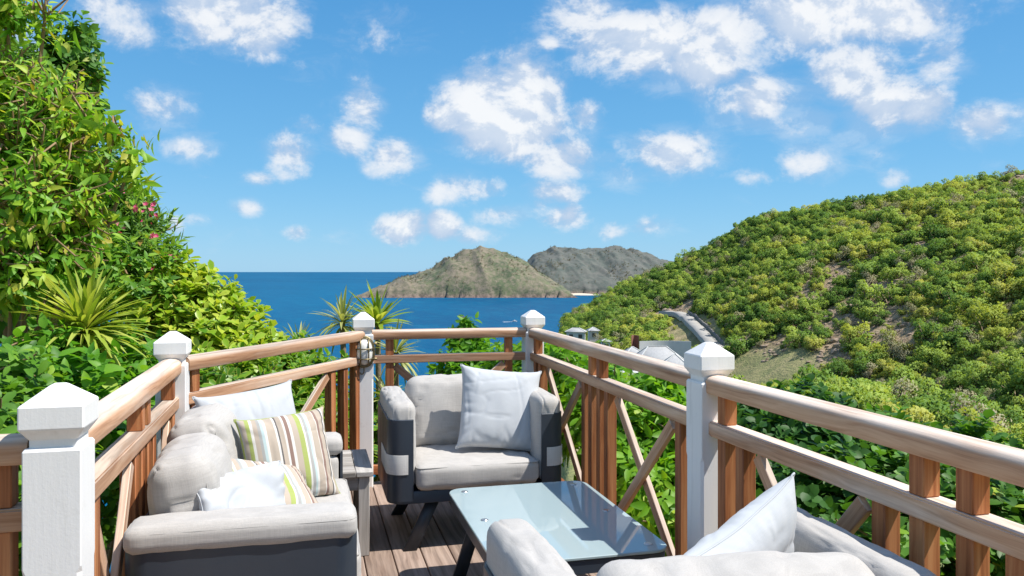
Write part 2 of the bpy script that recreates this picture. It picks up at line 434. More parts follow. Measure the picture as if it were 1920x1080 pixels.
def m_sea():
    m, t = new_mat('sea_water')
    g = t.node('ShaderNodeNewGeometry'); p = g.outputs['Position']
    big = t.noise(t.mapping(p, (.0022, .0007, 1), (0, 0, R(20))), 1, 4, .6)
    fine = t.noise(t.mapping(p, (.035, .012, 1), (0, 0, R(25))), 1, 6, .65)
    c = t.mix(t.maprange(big, .3, .7), (.000, .062, .150), (.000, .088, .190))
    c = t.mix(t.math('MULTIPLY', t.maprange(fine, .42, .7), .45), c, (.001, .125, .225))
    cap = t.maprange(t.noise(t.mapping(p, (.12, .05, 1), (0, 0, R(25))), 1, 3, .7), .76, .80)
    c = t.mix(t.math('MULTIPLY', cap, .6), c, (.75, .8, .82))
    t.put(t.b.inputs['Base Color'], c); t.b.inputs['Roughness'].default_value = .42; t.b.inputs['Specular IOR Level'].default_value = .02
    wv = t.noise(t.mapping(p, (.09, .03, 1), (0, 0, R(25))), 1, 5, .6)
    t.put(t.b.inputs['Normal'], t.bump(wv, .5, 3))
    return m
M_SEA = m_sea()
def m_ground():
    m, t = new_mat('dry_hillside_soil')
    g = t.node('ShaderNodeNewGeometry'); p = g.outputs['Position']
    a = t.noise(p, .035, 5, .6); b = t.noise(p, .35, 6, .65); c_ = t.noise(p, 1.6, 4, .6)
    bare = t.node('ShaderNodeAttribute', attribute_name='bare').outputs['Fac']; lawn = t.node('ShaderNodeAttribute', attribute_name='lawn').outputs['Fac']
    scrub = t.mix(t.maprange(b, .35, .65), (.15, .18, .05), (.28, .26, .10))
    soil = t.mix(t.maprange(t.math('ADD', t.math('MULTIPLY', b, .5), t.math('MULTIPLY', c_, .5)), .38, .62), (.16, .10, .065), (.40, .29, .19))
    f = t.math('ADD', t.maprange(a, .50, .68, 0, .6), bare, clamp=True)
    f = t.math('MULTIPLY', f, t.maprange(c_, .25, .6, .5, 1))
    c = t.mix(f, scrub, soil)
    c = t.mix(lawn, c, t.mix(t.maprange(b, .3, .7), (.15, .165, .06), (.27, .24, .11)))
    t.put(t.b.inputs['Base Color'], c); t.b.inputs['Roughness'].default_value = .95
    t.put(t.b.inputs['Normal'], t.bump(c_, .9, .5))
    return m
M_GROUND = m_ground()
def m_island():
    m, t = new_mat('island_rock_and_scrub')
    g = t.node('ShaderNodeNewGeometry'); p = g.outputs['Position']
    s = t.node('ShaderNodeSeparateXYZ'); t.put(s.inputs[0], p)
    a = t.noise(p, .006, 5, .6); b = t.noise(p, .03, 6, .65); c_ = t.noise(p, .09, 5, .7)
    veg = t.mix(t.maprange(b, .35, .65), (.060, .085, .042), (.125, .145, .070))
    dry = t.mix(t.maprange(c_, .3, .7), (.135, .115, .078), (.21, .175, .125))
    c = t.mix(t.maprange(t.math('ADD', t.math('MULTIPLY', a, .5), t.math('MULTIPLY', c_, .5)), .42, .58), veg, dry)
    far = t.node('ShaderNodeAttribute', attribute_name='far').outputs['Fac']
    c = t.mix(t.math('MULTIPLY', far, .80), c, t.mix(t.maprange(b, .35, .65), (.060, .078, .075), (.110, .116, .110)))  # back hill: cloud shade and distance haze mixed into its scrub colour
    rock = t.mix(t.maprange(c_, .35, .65), (.075, .050, .045), (.24, .17, .14))
    rf = t.maprange(t.math('ADD', s.outputs[2], t.math('MULTIPLY', b, 22)), -36, -50)
    c = t.mix(rf, c, rock)
    sand = t.node('ShaderNodeAttribute', attribute_name='sand').outputs['Fac']
    c = t.mix(sand, c, (.60, .52, .40))
    t.put(t.b.inputs['Base Color'], c); t.b.inputs['Roughness'].default_value = .95
    t.put(t.b.inputs['Normal'], t.bump(c_, .5, 5))
    return m
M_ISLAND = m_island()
M_FOAM = m_plain('surf', (.80, .83, .84), .8, .1, .05)
M_CONC = m_plain('pale_concrete', (.33, .315, .29), .9, .2, .6)
M_RWALL = m_plain('dark_block_wall', (.17, .16, .15), .9, .3, 1.2)
M_WALLW = m_plain('white_render', (.56, .56, .55), .8, .12, .8)
M_ROOF = m_plain('grey_shingle_roof', (.36, .365, .37), .85, .25, 2.2)
M_BRICK = m_plain('red_brown_masonry', (.24, .105, .07), .9, .25, 2)
M_DARK = m_plain('window_glass_dark', (.03, .045, .06), .15, .1, 3)

# ------------------------------------------------------------------ ground, sea, island
AZT = np.radians([-180, -110, -60, 2.7, 5.35, 9.1, 11.7, 14.5, 17.1, 19.9, 23.2, 26.4, 29.4, 32.7, 37.4, 47.7, 80, 120, 180])
RVT = np.array([60, 60, 60, 230, 222, 203, 194, 180, 168, 160, 152, 140, 126, 113, 100, 90, 70, 60, 60.])
HVT = np.array([2, -8, -20, -31, -30, -27.5, -26, -25, -24, -23, -22, -21, -21, -20, -19, -18, -10, 2, 2.])
RRT = np.array([200, 200, 200, 330, 342, 356, 352, 338, 326, 310, 300, 290, 285, 283, 280, 270, 240, 220, 200.])
SKY_DY = np.array([0, 0, 0, -112, -80, -22, 4, 45, 90, 106, 126, 150, 165, 181, 190, 200, 150, 0, 0.])
HRT = np.where((AZT > R(2)) & (AZT < R(50)), CAM_H + SKY_DY / FPX * RRT * np.cos(AZT), [20, 8, -30, 0, 0, 0, 0, 0, 0, 0, 0, 0, 0, 0, 0, 0, 24, 22, 20])
SEA_Z = -60.0
def ground_h(x, y):
    x = np.asarray(x, float); y = np.asarray(y, float)
    xc = x * CT - y * ST; zc = x * ST + y * CT
    a = np.arctan2(xc, zc); r = np.hypot(xc, zc)
    rv, hv, rr, hr = (np.interp(a, AZT, q) for q in (RVT, HVT, RRT, HRT))
    h0 = -1.1
    near = h0 + (hv - h0) * np.clip((r - 5) / (rv - 5), 0, 1) ** .72
    t = np.clip((r - rv) / (rr - rv), 0, 1)
    slope = hv + (hr - hv) * (.8 * t + .2 * t * t * (3 - 2 * t))
    q = np.maximum(r - rr, 0)
    back = hr - q * q / 240. * .5 - q * .05
    h = np.where(r < rv, near, np.where(r < rr, slope, back))
    wsea = (1 - sstep(R(.8), R(4.2), a)) * sstep(R(-95), R(-60), a)
    hs = -1.1 - .40 * np.maximum(r - 5, 0)
    h = h * (1 - wsea) + hs * wsea
    am = np.clip(r / 120, 0, 1)
    h = h + am * ((fbm(x / 45, y / 45, 1.5, 4) - .5) * 9 + (fbm(x / 9, y / 9, 4.5, 3) - .5) * 1.6) * (1 - .5 * wsea)
    h = h + np.clip((r - 4) / 10, 0, 1) * (fbm(x / 3, y / 3, 8.5, 2) - .5) * .4
    return np.maximum(h, -72.0)
def ground_hit(px, py, r0=40, r1=420):
    """first place on the ground seen at a pixel"""
    zs = np.linspace(r0, r1, 1500); xc = (px - 960) / FPX * zs
    x = xc * CT + zs * ST; y = -xc * ST + zs * CT
    los = CAM_H - (py - HOR) / FPX * zs
    k = np.nonzero(ground_h(x, y) >= los)[0]
    i = k[0] if len(k) else len(zs) - 1
    return float(x[i]), float(y[i]), float(ground_h(x[i], y[i])), float(zs[i])

BARE = [(1640, 430, 15, 6), (1500, 455, 8, 4), (1560, 520, 13, 6), (1600, 590, 16, 6), (1640, 605, 11, 5), (1430, 615, 11, 4), (1470, 640, 9, 4), (1880, 350, 20, 10), (1840, 375, 9, 5), (1700, 470, 8, 4), (1520, 560, 10, 5), (1270, 582, 10, 5), (1230, 590, 9, 4), (1400, 430, 8, 4), (1580, 650, 10, 4), (1750, 420, 7, 3), (1660, 640, 8, 4)]
BAREP = [(*ground_hit(px, py)[:2], a, b) for (px, py, a, b) in BARE]
LAWNP = [(*ground_hit(px, py)[:2], 12, 6) for (px, py) in ((1400, 700), (1450, 698), (1375, 712))]
def blobmask(x, y, L):
    m = np.zeros_like(x, float)
    for (bx, by, a, b) in L:
        d = np.hypot((x - bx) / a, (y - by) / (b * 2.2))
        m = np.maximum(m, 1 - sstep(.45, 1.15, d + (fbm(x / 4, y / 4, 2.2, 3) - .5) * .9))
    return m
def build_ground():
    a = np.concatenate([np.radians(np.arange(-180, -20, 4)), np.radians(np.arange(-20, 0, 1)), np.radians(np.arange(0, 42, .28)), np.radians(np.arange(42, 180, 4))])
    r = np.concatenate([[.5, 2, 3.5], np.geomspace(5, 60, 34), np.linspace(62, 420, 190), np.geomspace(430, 900, 16)])
    A, Q = np.meshgrid(a, r); xc = Q * np.sin(A); zc = Q * np.cos(A)
    x = xc * CT + zc * ST; y = -xc * ST + zc * CT; z = ground_h(x, y)
    n, k = len(a), len(r)
    V = np.stack([x.ravel(), y.ravel(), z.ravel()], 1)
    i, j = np.meshgrid(np.arange(k - 1), np.arange(n), indexing='ij'); j2 = (j + 1) % n
    F = np.stack([i * n + j, (i + 1) * n + j, (i + 1) * n + j2, i * n + j2], -1).reshape(-1, 4)[:, ::-1]
    me = mesh_np('hillside_ground', V, F, [M_GROUND], True, {'bare': blobmask(V[:, 0], V[:, 1], BAREP), 'lawn': blobmask(V[:, 0], V[:, 1], LAWNP)})
    tag(obj('hillside_ground', me), 'scrubby hillside and valley falling from the terrace', None, None, 'structure')
build_ground()

def build_sea():
    r = np.concatenate([[60], np.geomspace(150, 90000, 40)]); n = 128; a = np.arange(n) / n * 2 * math.pi
    V = np.array([(q * math.cos(t), q * math.sin(t), SEA_Z) for q in r for t in a])
    F = [(i * n + j, (i + 1) * n + j, (i + 1) * n + (j + 1) % n, i * n + (j + 1) % n) for i in range(len(r) - 1) for j in range(n)]
    tag(obj('sea', mesh_np('sea', V, np.array(F)[:, ::-1], [M_SEA])), 'deep blue sea reaching to the horizon', None, None, 'structure')
build_sea()

ISL1 = np.array([(660, 559), (690, 549), (715, 541), (740, 526), (770, 512), (800, 500), (830, 480), (855, 470), (880, 461), (905, 453), (930, 458), (955, 467), (980, 482), (1005, 502), (1030, 520), (1055, 540), (1075, 556), (1095, 562)], float)
ISL2 = np.array([(960, 566), (975, 500), (995, 474), (1020, 460), (1038, 456), (1060, 459), (1085, 462), (1100, 465), (1125, 464), (1145, 459), (1168, 457), (1190, 464), (1210, 471), (1235, 480), (1262, 491), (1290, 496), (1330, 510), (1400, 540), (1440, 566)], float)
def build_island():
    xs = np.arange(-420, 560, 3.2); zs = np.concatenate([np.arange(1820, 2300, 5.0), np.arange(2300, 2900, 9.0)])
    X, Z = np.meshgrid(xs, zs)
    wx, wy = X * CT + Z * ST, -X * ST + Z * CT
    def hill(sil, z0, fw, bw, p):
        sx_ = (sil[:, 0] - 960) / FPX * z0; sh = CAM_H + (HOR - sil[:, 1]) / FPX * z0 - SEA_Z
        jit = (fbm(X / 90, Z / 90, 3.3, 4) - .5) * 40
        sm = np.linspace(-40, 40, 9); top = np.mean([np.interp(X + jit * .25 + q, sx_, sh, left=-40, right=-40) for q in sm], 0)
        d = (Z - z0 + jit)
        f = np.where(d < 0, 1 - np.clip(-d / fw, 0, 1.3), 1 - np.clip(d / bw, 0, 1.3))
        prof = np.sign(f) * np.abs(f) ** p
        gully = np.abs(fbm(X / 60 + Z / 220, Z / 260, 6.6, 4) - .5) * 2
        h = np.where((f > 0) & (top > 0), top * np.abs(f) ** p + 8 * np.clip(top / 20, 0, 1) * (1 - np.clip(f, 0, 1)), -6.0)
        return h * (.80 + .40 * (1 - gully) * 1.0 * (1 - .6 * np.clip(f, 0, 1) ** 3) - .12 * (1 - np.clip(f, 0, 1) ** 4)) 
    h1 = hill(ISL1, 2030, 165, 330, .62); h2 = hill(ISL2, 2480, 330, 400, .75)
    h = np.maximum(h1, h2)
    h = h + np.clip(h / 25, 0, 1) * ((fbm(X / 30, Z / 30, 1.1, 5) - .5) * 8 - np.abs(fbm(X / 55 + Z / 300, Z / 200, 8.8, 4) - .5) * 34 * np.clip(h / 60, 0, 1) + 4 + (fbm(X / 6, Z / 6, 5.1, 3) - .5) * 2 + (fbm(X / 9, Z / 30, 3.1, 3) - .5) * 12 * (h < 22))
    # the low sandy neck between the two hills
    bx, bz = (1085 - 960) / FPX * 2080, 2080
    sand = np.exp(-((X - bx) / 55) ** 2 - ((Z - bz) / 30) ** 2); h = np.maximum(h, sand * 7 - 2.2)
    sandm = np.clip(sand * 1.6, 0, 1) * (h < 9) * (h > -2)
    n = len(xs); k = len(zs)
    V = np.stack([wx.ravel(), wy.ravel(), (SEA_Z + np.maximum(h, -6)).ravel()], 1)
    i, j = np.meshgrid(np.arange(k - 1), np.arange(n - 1), indexing='ij')
    F = np.stack([i * n + j, i * n + j + 1, (i + 1) * n + j + 1, (i + 1) * n + j], -1).reshape(-1, 4)
    keep = (h.ravel()[F] > -5.5).any(1)
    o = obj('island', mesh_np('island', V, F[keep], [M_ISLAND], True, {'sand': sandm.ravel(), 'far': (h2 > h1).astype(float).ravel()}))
    tag(o, 'rocky brown and olive island of two hills across the bay', None, None, 'structure')
    # surf along its foot
    surf = (np.abs(h) < 1.4) & (fbm(X / 14, Z / 14, 9.9, 3) > .50)
    q = np.nonzero(surf[:-1, :-1].ravel()); ii, jj = np.nonzero(surf[:-1, :-1])
    Vs = np.stack([wx.ravel(), wy.ravel(), np.full(wx.size, SEA_Z + .35)], 1)
    Fs = np.stack([ii * n + jj, ii * n + jj + 1, (ii + 1) * n + jj + 1, (ii + 1) * n + jj], -1)
    u, inv = np.unique(Fs, return_inverse=True)
    tag(obj('surf', mesh_np('surf', Vs[u], inv.reshape(-1, 4), [M_FOAM])), 'white surf breaking along the foot of the island', None, None, 'stuff')
    return X, Z, h, wx, wy
ISL = build_island()

# ------------------------------------------------------------------ the deck
PT = {'P0': (-2.35, 2.165), 'P1': (-.592, 2.165), 'P2': (-.605, 3.92), 'P3': (.354, 5.46), 'P4': (1.535, 5.43), 'P5': (1.50, 2.80), 'P6': (1.53, .30)}
DECK_POLY = [(-2.42, -1.5), (-2.42, 2.21), (-.675, 2.21), (-.675, 3.94), (.31, 5.53), (1.605, 5.50), (1.58, 2.80), (1.61, .2), (1.62, -1.5)]
def in_deck(x, y, g=0.0):
    """inside the deck outline grown by g"""
    x = np.asarray(x); y = np.asarray(y); c = np.zeros(x.shape, bool)
    P = DECK_POLY; n = len(P)
    for i in range(n):
        (x0, y0), (x1, y1) = P[i], P[(i + 1) % n]
        cond = ((y0 > y) != (y1 > y)) & (x < (x1 - x0) * (y - y0) / (y1 - y0 + 1e-12) + x0)
        c ^= cond
    if g:
        for (dx, dy) in ((g, 0), (-g, 0), (0, g), (0, -g), (.7 * g, .7 * g), (-.7 * g, .7 * g), (.7 * g, -.7 * g), (-.7 * g, -.7 * g)):
            c = c | in_deck(x + dx, y + dy)
    return c
def deck_top(x):
    if x < -.675: return 2.21
    if x < .31: return 3.94 + (x + .675) * (5.53 - 3.94) / (.31 + .675)
    return 5.53 - (x - .31) * .03 / 1.3
def build_deck():
    # frame of joists and fascia under the boards
    s = Soup()
    def bar(a, b, wd, z0, z1):
        a = np.array(a, float); b = np.array(b, float); d = (b - a) / np.linalg.norm(b - a); n = np.array([-d[1], d[0]]) * wd / 2
        q = [a + n, a - n, b - n, b + n]; V = [(*p, z0) for p in q] + [(*p, z1) for p in q]
        s.add(V, [(0, 1, 5, 4), (1, 2, 6, 5), (2, 3, 7, 6), (3, 0, 4, 7), (4, 5, 6, 7), (3, 2, 1, 0)])
    for i in range(1, len(DECK_POLY) - 2):
        a, b = Vector((*DECK_POLY[i], 0)), Vector((*DECK_POLY[i + 1], 0))
        bar(a[:2], b[:2], .04, -.21, -.030)
    y = -1.2
    while y < 5.3:
        x0 = -2.38 if y < 2.15 else (-.63 if y < 3.9 else -.60 + (y - 3.9) * .62)
        bar((x0, y), (1.53, y), .05, -.17, -.032); y += .45
    for (x, yy) in ((-.5, 2.3), (-.5, 3.8), (.45, 5.3), (1.45, 5.3), (1.42, 2.8), (1.5, .4), (-2.2, 2.0)):
        bar((x - .06, yy), (x + .06, yy), .12, -2.2, -.18)
    d = tag(obj('deck', s.mesh('deck', [M_BAL], False)), 'weathered timber deck of long boards', None, None, 'structure')
    x = -2.36; wd = .146; k = 0
    while x < 1.50:
        x0, x1 = x + .003, x + wd - .003
        def cut(q):                        # near end of the boards right of the widening side
            return -1.5
        y0a = y0b = -1.5
        if x0 > 1.57:
            top0 = .2 + (1.78 - x0) * 12 if x0 < 1.78 else .2
            top0 = min(top0, 2.8); top1 = min(max(.0, .2 + (1.78 - x1) * 12), 2.8)
        else:
            top0, top1 = deck_top(x0), deck_top(x1)
            if x0 < -.675 < x1: top0 = top1 = 2.21
        # a butt joint somewhere along the run
        jy = -1.5 + 2.4 + (k * 1.37 % 2.6)
        segs = [((y0a, y0b), (jy - .002, jy - .002)), ((jy + .002, jy + .002), (top0, top1))] if jy < min(top0, top1) - .5 else [((y0a, y0b), (top0, top1))]
        for (s0, s1) in segs:
            L = max(s1) - min(s0); cy = (max(s1) + min(s0)) / 2; cx = (x0 + x1) / 2
            dz = RNG.uniform(-.0015, .0015)
            bm = bmesh.new()
            # local X runs along the board
            q = [(s0[0] - cy, -(x0 - cx)), (s1[0] - cy, -(x0 - cx)), (s1[1] - cy, -(x1 - cx)), (s0[1] - cy, -(x1 - cx))]
            lo = [bm.verts.new((a, b, -.028)) for a, b in q]; hi = [bm.verts.new((a, b, 0)) for a, b in q]
            bm.faces.new(lo); bm.faces.new(hi[::-1])
            for i in range(4): bm.faces.new((lo[i], hi[i], hi[(i + 1) % 4], lo[(i + 1) % 4]))
            bmesh.ops.recalc_face_normals(bm, faces=bm.faces[:])
            bmesh.ops.bevel(bm, geom=[e for e in bm.edges if e.verts[0].co.z > -.01 and e.verts[1].co.z > -.01], offset=.003, segments=1, affect='EDGES')
            o = obj('plank', bm_mesh('plank', bm, M_DECK), d)
            o.location = (cx, cy, dz); o.rotation_euler = (0, 0, R(90))
        x += wd; k += 1
    return d
build_deck()

# ------------------------------------------------------------------ posts and railings
def sq(h, z, c):
    """square ring with chamfered corners"""
    p = [(h, -h + c), (h, h - c), (h - c, h), (-h + c, h), (-h, h - c), (-h, -h + c), (-h + c, -h), (h - c, -h)]
    return [(a, b, z) for a, b in p]
POST_LABEL = {'P0': 'white post out past the near left corner', 'P1': 'large white post with pyramid cap at the near left edge',
              'P2': 'white post with pyramid cap behind the sofa, in front of the shrubs', 'P3': 'white post carrying the oval brass lamp',
              'P4': 'farthest white corner post, behind the armchair with the white pillow', 'P5': 'white post with pyramid cap on the right, beyond the glass table', 'P6': 'white post at the near right end of the railing'}
for key, (x, y) in PT.items():
    if key in ('P0', 'P6'): continue
    t = thing('railing_post', POST_LABEL[key], 'post', (x, y, 0), 0, 'white posts of the terrace railing')
    sh = [sq(.064, -.9, .010), sq(.064, .72, .010), sq(.064, .735, .003), sq(.064, 1.012, .003), sq(.060, 1.019, .003)]
    obj('shaft', loft('shaft', sh, M_POST), t)
    cp = [sq(.052, 1.0185, .003), sq(.052, 1.038, .003), sq(.070, 1.064, .004), sq(.0715, 1.068, .004), sq(.0715, 1.118, .004), sq(.069, 1.122, .004), sq(.018, 1.163, .003), sq(.013, 1.166, .003)]
    obj('cap', loft('cap', cp, M_POST), t)

def top_rail(name, a, b, parent):
    """handrail with an eased, slightly crowned top"""
    a, b = Vector(a), Vector(b); L = (b - a).length; x = (b - a).normalized(); y = Vector((0, 0, 1)).cross(x)
    M = Matrix((x, y, Vector((0, 0, 1)))).transposed().to_4x4(); M.translation = (a + b) / 2
    prof = [(-.043, -.033), (.043, -.033), (.046, -.028), (.046, .008), (.043, .018), (.035, .026), (.022, .031), (0, .033), (-.022, .031), (-.035, .026), (-.043, .018), (-.046, .008), (-.046, -.028)]
    ks = np.linspace(-L / 2, L / 2, 9)
    me = loft(name, [[(k, p[0], p[1]) for p in prof] for k in ks], M_RAIL, smooth=True, auto=32)
    o = bpy.data.objects.new(name, me); link(o, parent); o.matrix_local = parent.matrix_basis.inverted() @ M
    return o
def railing(p, q, pattern, label, hide=(0, 0)):
    """pattern: list of (kind, fraction); F full stile, H half stile below the mid rail, X cross brace between two fractions"""
    p, q = Vector((*p, 0)), Vector((*q, 0)); d = (q - p).normalized(); L = (q - p).length
    t = thing('railing_section', label, 'railing', tuple(p), 0, 'teak railing sections round the terrace')
    a, b = p + d * .058, q - d * .058
    top_rail('top_rail', a + Vector((0, 0, 1.013)), b + Vector((0, 0, 1.013)), t)
    beam('mid_rail', a + Vector((0, 0, .846)), b + Vector((0, 0, .846)), .072, .054, M_RAIL, t, .005)
    beam('bottom_rail', a + Vector((0, 0, .10)), b + Vector((0, 0, .10)), .066, .06, M_BAL, t, .005)
    nrm = Vector((-d.y, d.x, 0))
    for it in pattern:
        if it[0] in 'FH':
            c = p + d * (it[1] * L)
            if it[0] == 'F': beam('baluster', c + Vector((0, 0, .8735)), c + Vector((0, 0, .979)), .052, .052, M_BAL, t, .003, 1, up=nrm)
            beam('baluster', c + Vector((0, 0, .131)), c + Vector((0, 0, .8185)), .052, .052, M_BAL, t, .003, 1, up=nrm)
        else:
            u0, u1 = p + d * (it[1] * L), p + d * (it[2] * L); off = nrm * .0135
            beam('brace', u0 + Vector((0, 0, .797)) + off, u1 + Vector((0, 0, .150)) + off, .024, .052, M_RAIL, t, .003, 1)
            beam('brace', u0 + Vector((0, 0, .150)) - off, u1 + Vector((0, 0, .797)) - off, .024, .052, M_RAIL, t, .003, 1)
    return t
railing(PT['P1'], PT['P0'], [('F', .07), ('H', .15), ('X', .19, .44), ('H', .48), ('F', .56)], 'teak railing running out of the picture on the left')
railing(PT['P1'], PT['P2'], [('F', .08), ('H', .15), ('X', .18, .42), ('H', .46), ('F', .525), ('F', .59), ('H', .655), ('X', .69, .86), ('F', .925)], 'teak railing behind the back of the sofa')
railing(PT['P2'], PT['P3'], [('F', .07), ('H', .135), ('H', .215), ('X', .25, .73), ('H', .765), ('H', .85), ('F', .935)], 'teak railing at an angle between the sofa and the lamp post')
railing(PT['P3'], PT['P4'], [('F', .15), ('X', .18, .82), ('F', .85)], 'short teak railing at the far end facing the sea')
railing(PT['P4'], PT['P5'], [('F', .055), ('H', .10), ('X', .125, .425), ('H', .45), ('F', .495), ('F', .545), ('H', .59), ('X', .615, .89), ('H', .915), ('F', .96)], 'teak railing between the armchair and the glass table')
railing(PT['P5'], PT['P6'], [('F', .055), ('H', .105), ('X', .13, .36), ('H', .385), ('F', .44), ('F', .50), ('H', .555), ('X', .58, .86), ('H', .89), ('F', .95)], 'long teak railing in the near right foreground')

# ------------------------------------------------------------------ bulkhead lamp on the post
def build_lamp():
    x, y = PT['P3']; t = thing('bulkhead_lamp', 'oval caged brass lamp with frosted glass screwed to the white post', 'lamp', (x, y - .064, .905)); t.scale = (1.2, 1.2, 1.2)
    a = np.linspace(0, 2 * math.pi, 33)[:-1]
    def oval(rx, rz, yy, k=2.3):
        return [(rx * np.sign(math.cos(q)) * abs(math.cos(q)) ** (2 / k), yy, rz * np.sign(math.sin(q)) * abs(math.sin(q)) ** (2 / k)) for q in a]
    obj('back_plate', loft('back_plate', [oval(.062, .088, -.001), oval(.062, .088, -.012), oval(.056, .082, -.018)], M_BRASS, smooth=True, auto=40), t)
    obj('glass', loft('glass', [oval(.047, .073, -.0182), oval(.047, .073, -.030), oval(.043, .069, -.048), oval(.034, .058, -.062), oval(.020, .040, -.070), oval(.006, .014, -.073)], M_LAMPGLASS, smooth=True), t)
    def ring(rx, rz, yy, rad, nm):
        pts = oval(rx, rz, yy); pts = pts + [pts[0], pts[1]]
        obj(nm, tube_mesh(nm, pts, rad, M_BRASS, 6), t)
    ring(.056, .082, -.022, .006, 'cage_rim'); ring(.050, .076, -.044, .0036, 'cage_ring')
    for bx in (-.022, .022):
        obj('cage_bar', tube_mesh('cage_bar', [(bx, -.02, -.080), (bx, -.05, -.072), (bx, -.072, -.045), (bx, -.078, 0), (bx, -.072, .045), (bx, -.05, .072), (bx, -.02, .080)], .0036, M_BRASS, 6), t)
    for bz in (-.035, .02):
        obj('cage_bar', tube_mesh('cage_bar', [(-.055, -.02, bz), (-.047, -.055, bz), (-.025, -.076, bz), (0, -.081, bz), (.025, -.076, bz), (.047, -.055, bz), (.055, -.02, bz)], .0036, M_BRASS, 6), t)
    for sx_ in (-1, 1):
        for bz in (.045, -.04):
            obj('screw_lug', tube_mesh('screw_lug', [(sx_ * .055, -.012, bz), (sx_ * .070, -.012, bz), (sx_ * .074, -.012, bz)], [.007, .007, .004], M_BRASS, 6), t)
    obj('hook', tube_mesh('hook', [(0, -.02, -.083), (0, -.022, -.100), (0, -.022, -.112), (-.006, -.022, -.122), (-.016, -.022, -.122), (-.021, -.022, -.113)], .0035, M_BRASS, 6), t)
build_lamp()

# ------------------------------------------------------------------ soft furnishings
def cushion_mesh(name, sx, sy, sz, r, puff=(.0, .0, .0), n=18, seed=0, wr=.004, mat=None, sag=0.0, wscale=9):
    """upholstered block, centred; puff swells the faces along x, y, z"""
    bm = bmesh.new(); bmesh.ops.create_cube(bm, size=2)
    bmesh.ops.subdivide_edges(bm, edges=bm.edges[:], cuts=n, use_grid_fill=True)
    P = np.array([v.co[:] for v in bm.verts]); P = np.sign(P) * np.abs(P) ** .85
    hx = np.array([sx / 2, sy / 2, sz / 2]); Q = P * hx
    r_ = np.minimum(r, hx * .98); C = np.clip(Q, -(hx - r_), hx - r_); D = (Q - C) / r_
    l = np.linalg.norm(D, axis=1); m = np.max(np.abs(D), axis=1); D = np.where(l[:, None] > 1e-9, D / np.maximum(l, 1e-9)[:, None] * m[:, None], 0)
    Q = C + D * r_
    U = Q / hx
    f = lambda u: np.clip(1 - u * u, 0, 1)
    for i in range(3):
        j, k = (i + 1) % 3, (i + 2) % 3
        Q[:, i] += np.sign(U[:, i]) * np.abs(U[:, i]) ** 2 * puff[i] * (f(U[:, j]) * f(U[:, k])) ** .6
    if sag: Q[:, 2] -= sag * f(U[:, 0]) * f(U[:, 1]) * (U[:, 2] > 0)
    # tension wrinkles
    nv = (fbm(Q[:, 0] * wscale + seed * 5.1, Q[:, 1] * wscale + seed, Q[:, 2] * wscale * .6, 3) - .5)
    nrm = D + 1e-6; nrm = np.where(np.linalg.norm(D, axis=1)[:, None] > .2, D, 0)
    Q = Q + nrm * (nv * wr * 2)[:, None]
    fold = np.abs(fbm(Q[:, 0] * wscale * 1.7 + seed, Q[:, 1] * wscale * .8, Q[:, 2] * wscale * .7 + seed * 3, 2) - .5)
    Q = Q - nrm * (np.exp(-(fold / .03) ** 2) * wr * .9)[:, None]
    for v, q in zip(bm.verts, Q): v.co = q
    return bm_mesh(name, bm, mat, True)
def piping_mesh(name, sx, sy, z, r, rad, mat):
    """welt round the edge of a cushion"""
    pts = []
    for cx, cy, a0 in ((1, 1, 0), (-1, 1, 90), (-1, -1, 180), (1, -1, 270)):
        for k in range(5):
            a = R(a0 + k * 22.5); pts.append((cx * (sx / 2 - r) + r * math.cos(a), cy * (sy / 2 - r) + r * math.sin(a), z))
    pts += pts[:2]
    V, F = tube_np(pts, rad, 6)
    return mesh_np(name, V, F, [mat], True)
def sheet_mesh(name, path, z0, z1, thick, mat, zr=.0):
    """upright bent sheet following a plan path; outer face on the path's right side"""
    P = np.array(path, float); t = np.gradient(P, axis=0); t /= np.linalg.norm(t, axis=1)[:, None]
    N = np.stack([t[:, 1], -t[:, 0]], 1); n = len(P)
    z1 = np.broadcast_to(z1, (n,)); z0 = np.broadcast_to(z0, (n,))
    rings = []
    for i in range(n):
        o, k = P[i], P[i] - N[i] * thick
        rings.append([(o[0], o[1], z0[i]), (o[0], o[1], z1[i] - .003), ((o[0] * .7 + k[0] * .3), (o[1] * .7 + k[1] * .3), z1[i]), ((o[0] * .3 + k[0] * .7), (o[1] * .3 + k[1] * .7), z1[i]), (k[0], k[1], z1[i] - .003), (k[0], k[1], z0[i])])
    return loft(name, rings, mat, smooth=True, auto=35)
def rrpath(W, D, r, ret, n=7):
    """plan of the wrap-round shell: from the right front return round the back to the left one; front is -y"""
    pts = [(W / 2 - ret, -D / 2), (W / 2 - r - (ret - r) * .5, -D / 2)]
    def arc(cx, cy, a0):
        for k in range(n + 1): a = R(a0 + 90 * k / n); pts.append((cx + r * math.cos(a), cy + r * math.sin(a)))
    arc(W / 2 - r, -D / 2 + r, -90); pts.append((W / 2, 0)); arc(W / 2 - r, D / 2 - r, 0); pts.append((0, D / 2)); arc(-W / 2 + r, D / 2 - r, 90); pts.append((-W / 2, 0)); arc(-W / 2 + r, -D / 2 + r, 180)
    pts += [(-W / 2 + r + (ret - r) * .5, -D / 2), (-W / 2 + ret, -D / 2)]
    return pts
